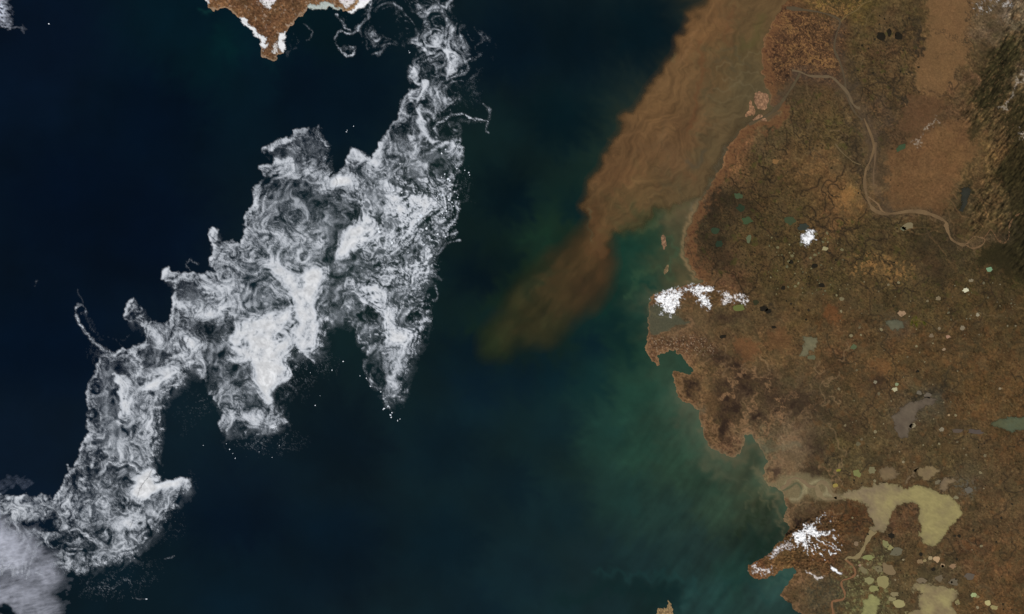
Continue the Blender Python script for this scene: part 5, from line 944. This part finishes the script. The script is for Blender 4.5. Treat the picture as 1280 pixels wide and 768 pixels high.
for x, y, rx, ry, an, c, lab in [
  (1011,602,0,0,0,None,None),
  (923,245,5,3.6,10,(62,74,50),'dull green lake northernmost on the dark western lowland'), (926,260,5,4.5,0,(40,50,34),'dark green round lake south of the northernmost western lake'),
  (934,276,7,4.5,5,(58,72,46),'largest green oval lake on the western lowland'), (988,276,7,5,0,(58,66,44),'olive round lake west of the snow dome'), (1004,284,7,4,-5,(50,54,46),'dark grey-green lake touching the snow dome'),
  (894,289,6,4,0,(46,58,40),'dim green lake near the reddish coast'), (936,299,3,4.5,15,(86,92,66),'small pale green lake below the green oval lake'), (899,305,5,4,0,(38,50,36),'dark green lake behind the coastal rim, southernmost of them'),
  (1126,185,7,3.2,-32,(58,72,48),'slanted dark green lake north of the big river plain'), (1031,311,3.6,2.6,0,(146,136,98),'cream pond south-east of the snow dome'),
  (969,202,4.2,3.2,10,(122,90,54),'orange-tan pond on the dark plain west of the sandy plateau'),
  (1135,283,8,4,-20,(116,104,76),'irregular buff lake below the big river'), (1129,286,4,2.5,0,(104,104,80),'little grey-green lake beside the buff one below the big river'),
  (1236.5,337,4.2,3.2,0,(112,142,108),'pale jade lake below the river bend'), (1207,363,3.8,2.8,-10,(196,190,158),'brightest cream pond in the upper lake country'), (1214,351,3,2,0,(122,110,86),'dull beige pond just above the brightest cream pond'),
  (1173,373,3.6,2.6,0,(116,102,76),'beige pond by a dark gully'), (1127,392,5,3.4,5,(146,118,90),'pinkish beige oval lake north of the grey-green lake'), (1052,374,3,2.6,0,(112,102,74),'khaki pond near the rusty patch'),
  (1222,394,2.2,2.4,0,(140,130,106),'small cream pond south-east of the brightest one'), (1203,410,3,2.8,0,(120,108,86),'grey-beige round pond in the middle of the lake country'), (1174,411,2.2,1.9,0,(116,102,78),'tiny beige pond west of the grey-beige round one'),
  (1164,420,3,2.6,0,(112,96,74),'dim beige pond below the yellow-rimmed pool'), (1185,421,3,2,10,(150,116,92),'pink-beige pond with a bright rim'), (1180,437,2.4,1.9,0,(138,116,90),'small beige pond alone on the orange-brown ground'),
  (1067,434,4.2,3.5,0,(80,88,60),'moss green pond on the western side of the orange ground'), (1121,480.5,2.6,2.3,0,(124,132,98),'pale green pond, upper of a close pair'), (1118.5,487,3,2.6,0,(168,160,126),'cream pond, lower of a close pair'),
  (1094,478,2.4,2,0,(120,112,90),'small grey pond by a dark hollow west of the close pair'), (1159,495,4.6,3.6,-10,(96,86,72),'grey pond inside the dark gully'), (1149,491,3.4,2.6,0,(100,92,76),'grey pond at the head of the mud lake'),
  (1141,532,4.2,2.8,-10,(130,118,92),'beige oval lake beside the wide mud lake'), (1177,537,3.2,2.4,0,(124,114,92),'beige pond east of the wide mud lake'), (1186,519,1.6,1.4,0,(150,126,92),'tiny tan pond on reddish ground'),
  (1250,486,1.7,1.5,0,(134,118,92),'tiny pale pond alone near the right side'), (1197,539,7,3,0,(84,72,60),'dim grey lake between the mud lake and the right-edge lake'), (1220,540,9,3,5,(80,70,62),'faint grey-brown lake left of the right-edge lake'),
  (924,385,8,3.6,0,(94,98,52),'yellow-green lake just south of the lacy snow rim'), (945,378,3.6,3.2,0,(48,48,30),'dark olive pond by the end of the cape hills'),
  (1015,447,5,3,0,(88,88,64),'green-grey lake below the khaki lake'), (1071,592,5,4,60,(112,112,66),'olive yellow lake upstream of the largest lake'), (1044,607,3.4,2.4,-10,(140,122,62),'yellow pond at the river meander'), (1048,588,3,1.8,0,(128,122,48),'small yellow-green pond just north of the river meander'),
  (1073,555,3.4,2.4,0,(92,84,60),'brown-grey pond in the reed country'), (1090,588,5,4,0,(112,104,74),'beige lake west of the brownish round lake'), (1044,609,0,0,0,None,None),
  (1211,613,4.6,3.8,0,(92,86,74),'grey pond east of the largest lake'), (1195,622,3,2.4,0,(116,108,80),'pale pond touching the tip of the largest lake'), (1172,603,4,2.6,-30,(104,94,72),'small grey-tan pond beside the comma-shaped lake'),
  (1171,699,4,3.8,0,(168,138,102),'peach round pond, biggest of the string south of the largest lake'), (1162.5,698,2.8,2.5,0,(148,130,96),'beige pond next to the peach one'), (1150,702,3.8,2.8,0,(124,102,72),'brown-tan pond at the western end of the string'), (1156,701,2.4,2,0,(132,116,78),'little tan pond inside the string of ponds'),
  (1178,707,2.6,2.4,0,(150,124,92),'small peach pond below the big peach one'), (1191,708,4,3,-10,(132,104,76),'pinkish brown pond east of the peach ones'), (1217,744,3.6,2.8,0,(146,156,108),'pale green pond at the lower right'), (1222,746,2,1.8,0,(124,114,76),'tiny olive pond beside the pale green one'),
  (1235,754,3.8,3.2,10,(168,156,106),'cream yellow pond, left of two at the lower right'), (1242.5,759.5,4.6,2.6,5,(140,128,84),'tan oval pond, right of two at the lower right'),
  (1086,697,6.5,3.4,0,(122,122,76),'olive oval lake south of the outlet bend'), (1086,726,6,4,5,(128,122,82),'khaki lake halfway down the lake chain'), (1104,728,8.5,7.5,20,(132,122,80),'khaki lake with scalloped shores'), (1110,712,9,6,40,(116,98,70),'brown-tan slanted lake above the scalloped one'),
  (1098,712,5,4,10,(108,98,70),'dim tan lake touching the slanted brown one'), (1124,754,7.5,5,-5,(144,134,90),'bright khaki lake near the bottom edge'), (1118,743,5,3,0,(124,112,80),'small khaki lake above the bright one'), (1115,749,4.5,3,0,(128,118,82),'small khaki lake left of the bright one'),
  (1092,736,6,4,0,(128,124,78),'olive lake joined to the chain above the bottom lake'), (1113,685,3.8,3.2,0,(132,124,80),'small khaki pond below the inner bay'), (1107,680,5,3.5,40,(120,116,76),'olive pond just south of the inner bay'), (1121,690,9,5,-20,(96,90,70),'dim grey shallow lake south of the inner bay'),
  (1079,713,5,3.4,30,(112,102,72),'buff pond beside the winding outlet river'), (1075,707,2,2,0,(140,116,90),'tiny pinkish pond beside the outlet river'), (1070,680,3,2.4,0,(120,100,76),'tiny tan pond west of the outlet neck'), (1152,726,6,4,0,(108,94,72),'brown pond above the ragged lake'),
  (1174,723,5,4,0,(98,86,66),'grey-brown pond above the right arm of the ragged lake'), (1192,728,6,4,20,(96,86,68),'grey-brown pond east of the ragged lake'), (1212,721,6,4,0,(88,78,66),'dim grey pond farther east of the ragged lake'), (1197,753,3,3,0,(124,114,76),'small khaki pond by the right arm of the ragged lake'),
  (1010,340,0,0,0,None,None)]:
    if c is None: continue
    pond(x, y, rx, ry, an, c, lab)
lake_poly([(1204,236),(1209,232),(1212,240),(1210,252),(1204,262),(1198,266),(1199,256),(1202,246)], (48,48,40), None, 'narrow dark teal lake lying in a mountain valley')
# black pools
for x, y, rx, ry, an, lab in [(1101,46,6,5,0,'western black pool of the pair on the northern plain'),(1124,45.5,5,5,0,'eastern black pool of the pair on the northern plain'),(1112,41,3,4.5,0,'small black pool between the two big black pools'),
  (954,386,5,3.4,10,'black pool cluster east of the cape hills, western half'),(960,389,4,3,-10,'black pool cluster east of the cape hills, eastern half'),(967,409.5,3,1.8,0,'small black pool south of the cape pool cluster'),(904,421,4,2.2,-10,'black pool on the middle of the cape'),
  (1114,670,4,3.4,0,'black pool in the inner bay of the largest lake'),(1199,670,2.2,2,0,'small black pool off the south-east shore of the largest lake'),(1167,712,2.8,2.2,0,'dark ring pool below the string of ponds'),(1151,693,2.4,2.2,0,'black pool above the string of ponds'),
  (1027,357,4.4,2.4,0,'black pool in the upper lake country'),(1018,333,4,2.8,0,'dark ring pool south of the snow dome'),(979,360,2.6,3,20,'black pool east of the coastal rim'),(989,328,3,2.4,0,'dark brown pool west of the cream ponds'),(1147,464.5,1.9,1.4,0,'tiny black pool in the orange ground'),(1038,598,1,1,0,None)]:
    if lab: pond(x, y, rx, ry, an, (32, 28, 20), lab, cat='pool', soft=.22, name='pool')
used = []
lake_sd = [Grid(XX, YY, MX0, MY0).sd(q, 6) for q in LAKE_POLYS]
lake_sd = np.max(lake_sd, 0)
def scatter(n, region, r0, r1, c, label, group, seed, cat='pond', name='pond'):
    rr = random.Random(seed); k = 0; tries = 0
    while k < n and tries < n * 60:
        tries += 1
        x, y = rr.uniform(*region[0]), rr.uniform(*region[1])
        if samp(sd_main, np.array([x]), np.array([y]))[0] < 12 or samp(lake_sd, np.array([x]), np.array([y]))[0] > -4 or any((x - a) ** 2 + (y - b) ** 2 < 14 for a, b in used): continue
        used.append((x, y)); k += 1
        cc = tuple(int(v * .94) for v in c[rr.randrange(len(c))]); r = r0 * .75 + (r1 - r0 * .75) * rr.random() ** 2.5
        pond(x, y, r, r * rr.uniform(.7, 1), rr.uniform(0, 180), cc, label, cat, group, soft=.2, name=name)
scatter(60, ((1045, 1200), (350, 560)), 1.0, 2.3, [(116,104,76),(104,92,68),(128,116,86)], 'small beige pond speckling the upper lake country', 'small beige ponds of the upper lake country', 1)
scatter(70, ((940, 1130), (210, 400)), .9, 1.9, [(38,33,23),(46,40,28)], 'tiny black pool on the dark western lowland', 'tiny black pools of the western lowland', 2, 'pool', 'pool')
scatter(60, ((960, 1060), (290, 370)), 1.0, 2.2, [(112,104,72),(98,94,66),(124,114,80)], 'small khaki pond south of the snow dome', 'small khaki ponds south of the snow dome', 3)
scatter(55, ((1060, 1270), (545, 765)), .8, 1.9, [(38,33,23),(46,40,28)], 'tiny black pool in the southern lake country', 'tiny black pools of the southern lake country', 4, 'pool', 'pool')
scatter(26, ((1060, 1250), (545, 765)), .9, 2.2, [(126,114,84),(136,122,92),(112,100,74)], 'small pale pond in the southern lake country', 'small pale ponds of the southern lake country', 5)
scatter(34, ((1070, 1150), (15, 110)), .8, 1.8, [(38,33,23),(46,40,28)], 'tiny black pool on the northern plain', 'tiny black pools of the northern plain', 6, 'pool', 'pool')
scatter(26, ((1180, 1270), (350, 420)), .9, 1.8, [(104,96,72),(118,108,84)], 'small beige pond near the right edge under the dark hills', 'small beige ponds under the dark hills', 7)

def river_width(i, k):
    return 1 + .28 * math.sin(i * .37 + k) + .18 * math.sin(i * .93 + 2 * k)
def river(pts, c, c2=None, w=2.0, label=None, z=.05, jit=.15, top=None):
    p = [(q[0], q[1], q[2] if len(q) > 2 else w) for q in pts]
    p = smooth_line(p, n=6)
    co = []; zz = z
    for i, (x, y, ww) in enumerate(p):
        a = p[max(i - 1, 0)]; b = p[min(i + 1, len(p) - 1)]
        dx, dy = b[0] - a[0], b[1] - a[1]; L = math.hypot(dx, dy) + 1e-6
        h = ww * .5 * (river_width(i, pts[0][0]) + random.uniform(-jit, jit))
        zc = max(z, zland(x, y) + .004)
        for s in (-1, 1): co.append((float(wx(x - dy / L * h * s)), float(wy(y + dx / L * h * s)), zc))
    me = bpy.data.meshes.new('river')
    me.from_pydata(co, [], [(2 * i, 2 * i + 1, 2 * i + 3, 2 * i + 2) for i in range(len(p) - 1)]); me.update()
    o = link('river', me, wm(c, c2, .06)); meta(o, label, None, kind='structure')
    return o
RB = (108, 86, 60)
river([(1080,148,2.4),(1092,180,2.6),(1088,200,3),(1082,214,3),(1081,232,3.2),(1084,247,3.4),(1090,260,4),(1100,266,4),(1117,267,4.4),(1140,264,4),(1160,267,4.2),(1180,276,4.4),(1183,283,4.4),(1185,290,3.2),(1190,300,2.8),(1202,306,3),(1210,305,2.6)], (112,90,62), (98,78,54), label='broad pale brown river winding down the plain')
river([(1075,135,3),(1072,135,3),(1066,130,3),(1060,117,3),(1050,106,3.4),(1040,97,3.2),(1030,96,3),(1012,95,2.6),(1000,90,2.4),(990,88,2)], (98,82,60), None, z=.046)
river([(1000,92,2.4),(992,106,3),(982,121,3.6),(974,132,4),(963,142,4.4),(950,149,3),(936,156,3)], (82,70,50), (76,64,46), z=.044)
river([(1094,178,2.6),(1094,196,2.4),(1092,214,2.4),(1092,232,2)], (98,78,56), z=.048)
river([(1085,246,1.8),(1097,255,1.8),(1101,262,1.8),(1106,266,1.6)], (116,92,64), z=.054)
river([(1208,306,2.2),(1213,300,1.8),(1218,296,1.6),(1226,297,1.8),(1231,300,1.8),(1228,306,1.6),(1220,310,2),(1213,310,1.8),(1208,306,1.8)], (106,82,56), z=.052)
river([(1230,298,1.4),(1234,292,1.6),(1238,287,1.8),(1243,293,1.8),(1248,300,2),(1255,304,2),(1261,297,1.6),(1261,286,1.8),(1265,275,2.2),(1274,268,2.4),(1300,262,2.4)], (96,72,48), z=.052)
river([(1078,150,2.4),(1068,140,2),(1058,118,2),(1056,100,2.4),(1050,78,2.4),(1043,62,2.4),(1045,45,2.2),(1050,27,2.2),(1040,20,2),(1022,15,2.4),(1000,12,3.4),(983,10,4)], (80,68,50), z=.042)
river([(1051,27,1.4),(1058,20,1.3),(1063,17,1.2),(1072,12,1.3),(1078,5,1.2),(1088,1,1.1),(1096,-8,1.4)], (104,86,54), z=.044)
river([(1044,180,1.4),(1052,190,1.4),(1066,202,1.4),(1076,206,1.2)], (98,82,56), w=1.4)
RM = (128, 112, 80)
river([(1076,616,9),(1062,620,7),(1052,622,5),(1045,621,4.4),(1038,615,4),(1034,607,4),(1028,603,4.4),(1022,606,5),(1022,613,6),(1026,620,5.4),(1032,624,4),(1046,623,3)], (124,108,78), (112,96,70), z=.05, label='tan meandering river draining the largest lake to the sea')
river([(1022,608,4),(1012,608,4),(1004,602,3.6),(996,598,3.4),(988,600,4),(984,606,4.4),(976,612,5)], (116,98,72), z=.046)
river([(1093,662,8),(1087,670,5.5),(1082,680,5),(1077,690,4.4),(1070,697,4),(1060,697,3),(1057,700,2.2)], (126,110,76), z=.056)
river([(1056,699,2),(1062,704,2.2),(1067,709,2.4),(1069,718,2.4),(1062,723,2),(1053,726,2.2),(1052,732,2),(1056,742,2.4),(1054,749,2.6),(1046,751,2.4),(1040,753,2.8),(1041,764,3),(1045,780,3)], (120,86,58), z=.052, label='narrow reddish river snaking south from the outlet neck')

# ------------------------------------------------------------------ camera and light
cam = bpy.data.cameras.new('camera'); co_ = bpy.data.objects.new('camera', cam); col.objects.link(co_)
co_.location = (0, 0, 705.0); co_.rotation_euler = (0, 0, 0)
cam.sensor_fit = 'HORIZONTAL'; cam.angle = 2 * math.atan(160.0 / 705.0)
cam.clip_start = 10; cam.clip_end = 20000
scene.camera = co_
SE, SA = 46.0, 160.0                                   # sun height, compass bearing (from north, clockwise)
sun = bpy.data.lights.new('sun', 'SUN'); so = bpy.data.objects.new('sun', sun); col.objects.link(so)
sun.energy = 4.0; sun.angle = math.radians(0.53); sun.color = (1.0, 0.975, 0.94)
so.rotation_euler = (math.radians(90 - SE), 0, math.radians(180 - SA))
wd = bpy.data.worlds.new('World'); scene.world = wd; wd.use_nodes = True
nt = wd.node_tree; bg = nt.nodes['Background']; sk = nt.nodes.new('ShaderNodeTexSky'); sk.sky_type = 'NISHITA'
sk.sun_disc = False; sk.sun_elevation = math.radians(SE); sk.sun_rotation = math.radians(SA)
nt.links.new(sk.outputs[0], bg.inputs[0]); bg.inputs[1].default_value = 0.06
scene.view_settings.view_transform = 'Standard'; scene.view_settings.look = 'None'; scene.view_settings.gamma = 1.0
scene.view_settings.use_curve_mapping = False; scene.view_settings.exposure = 0.0
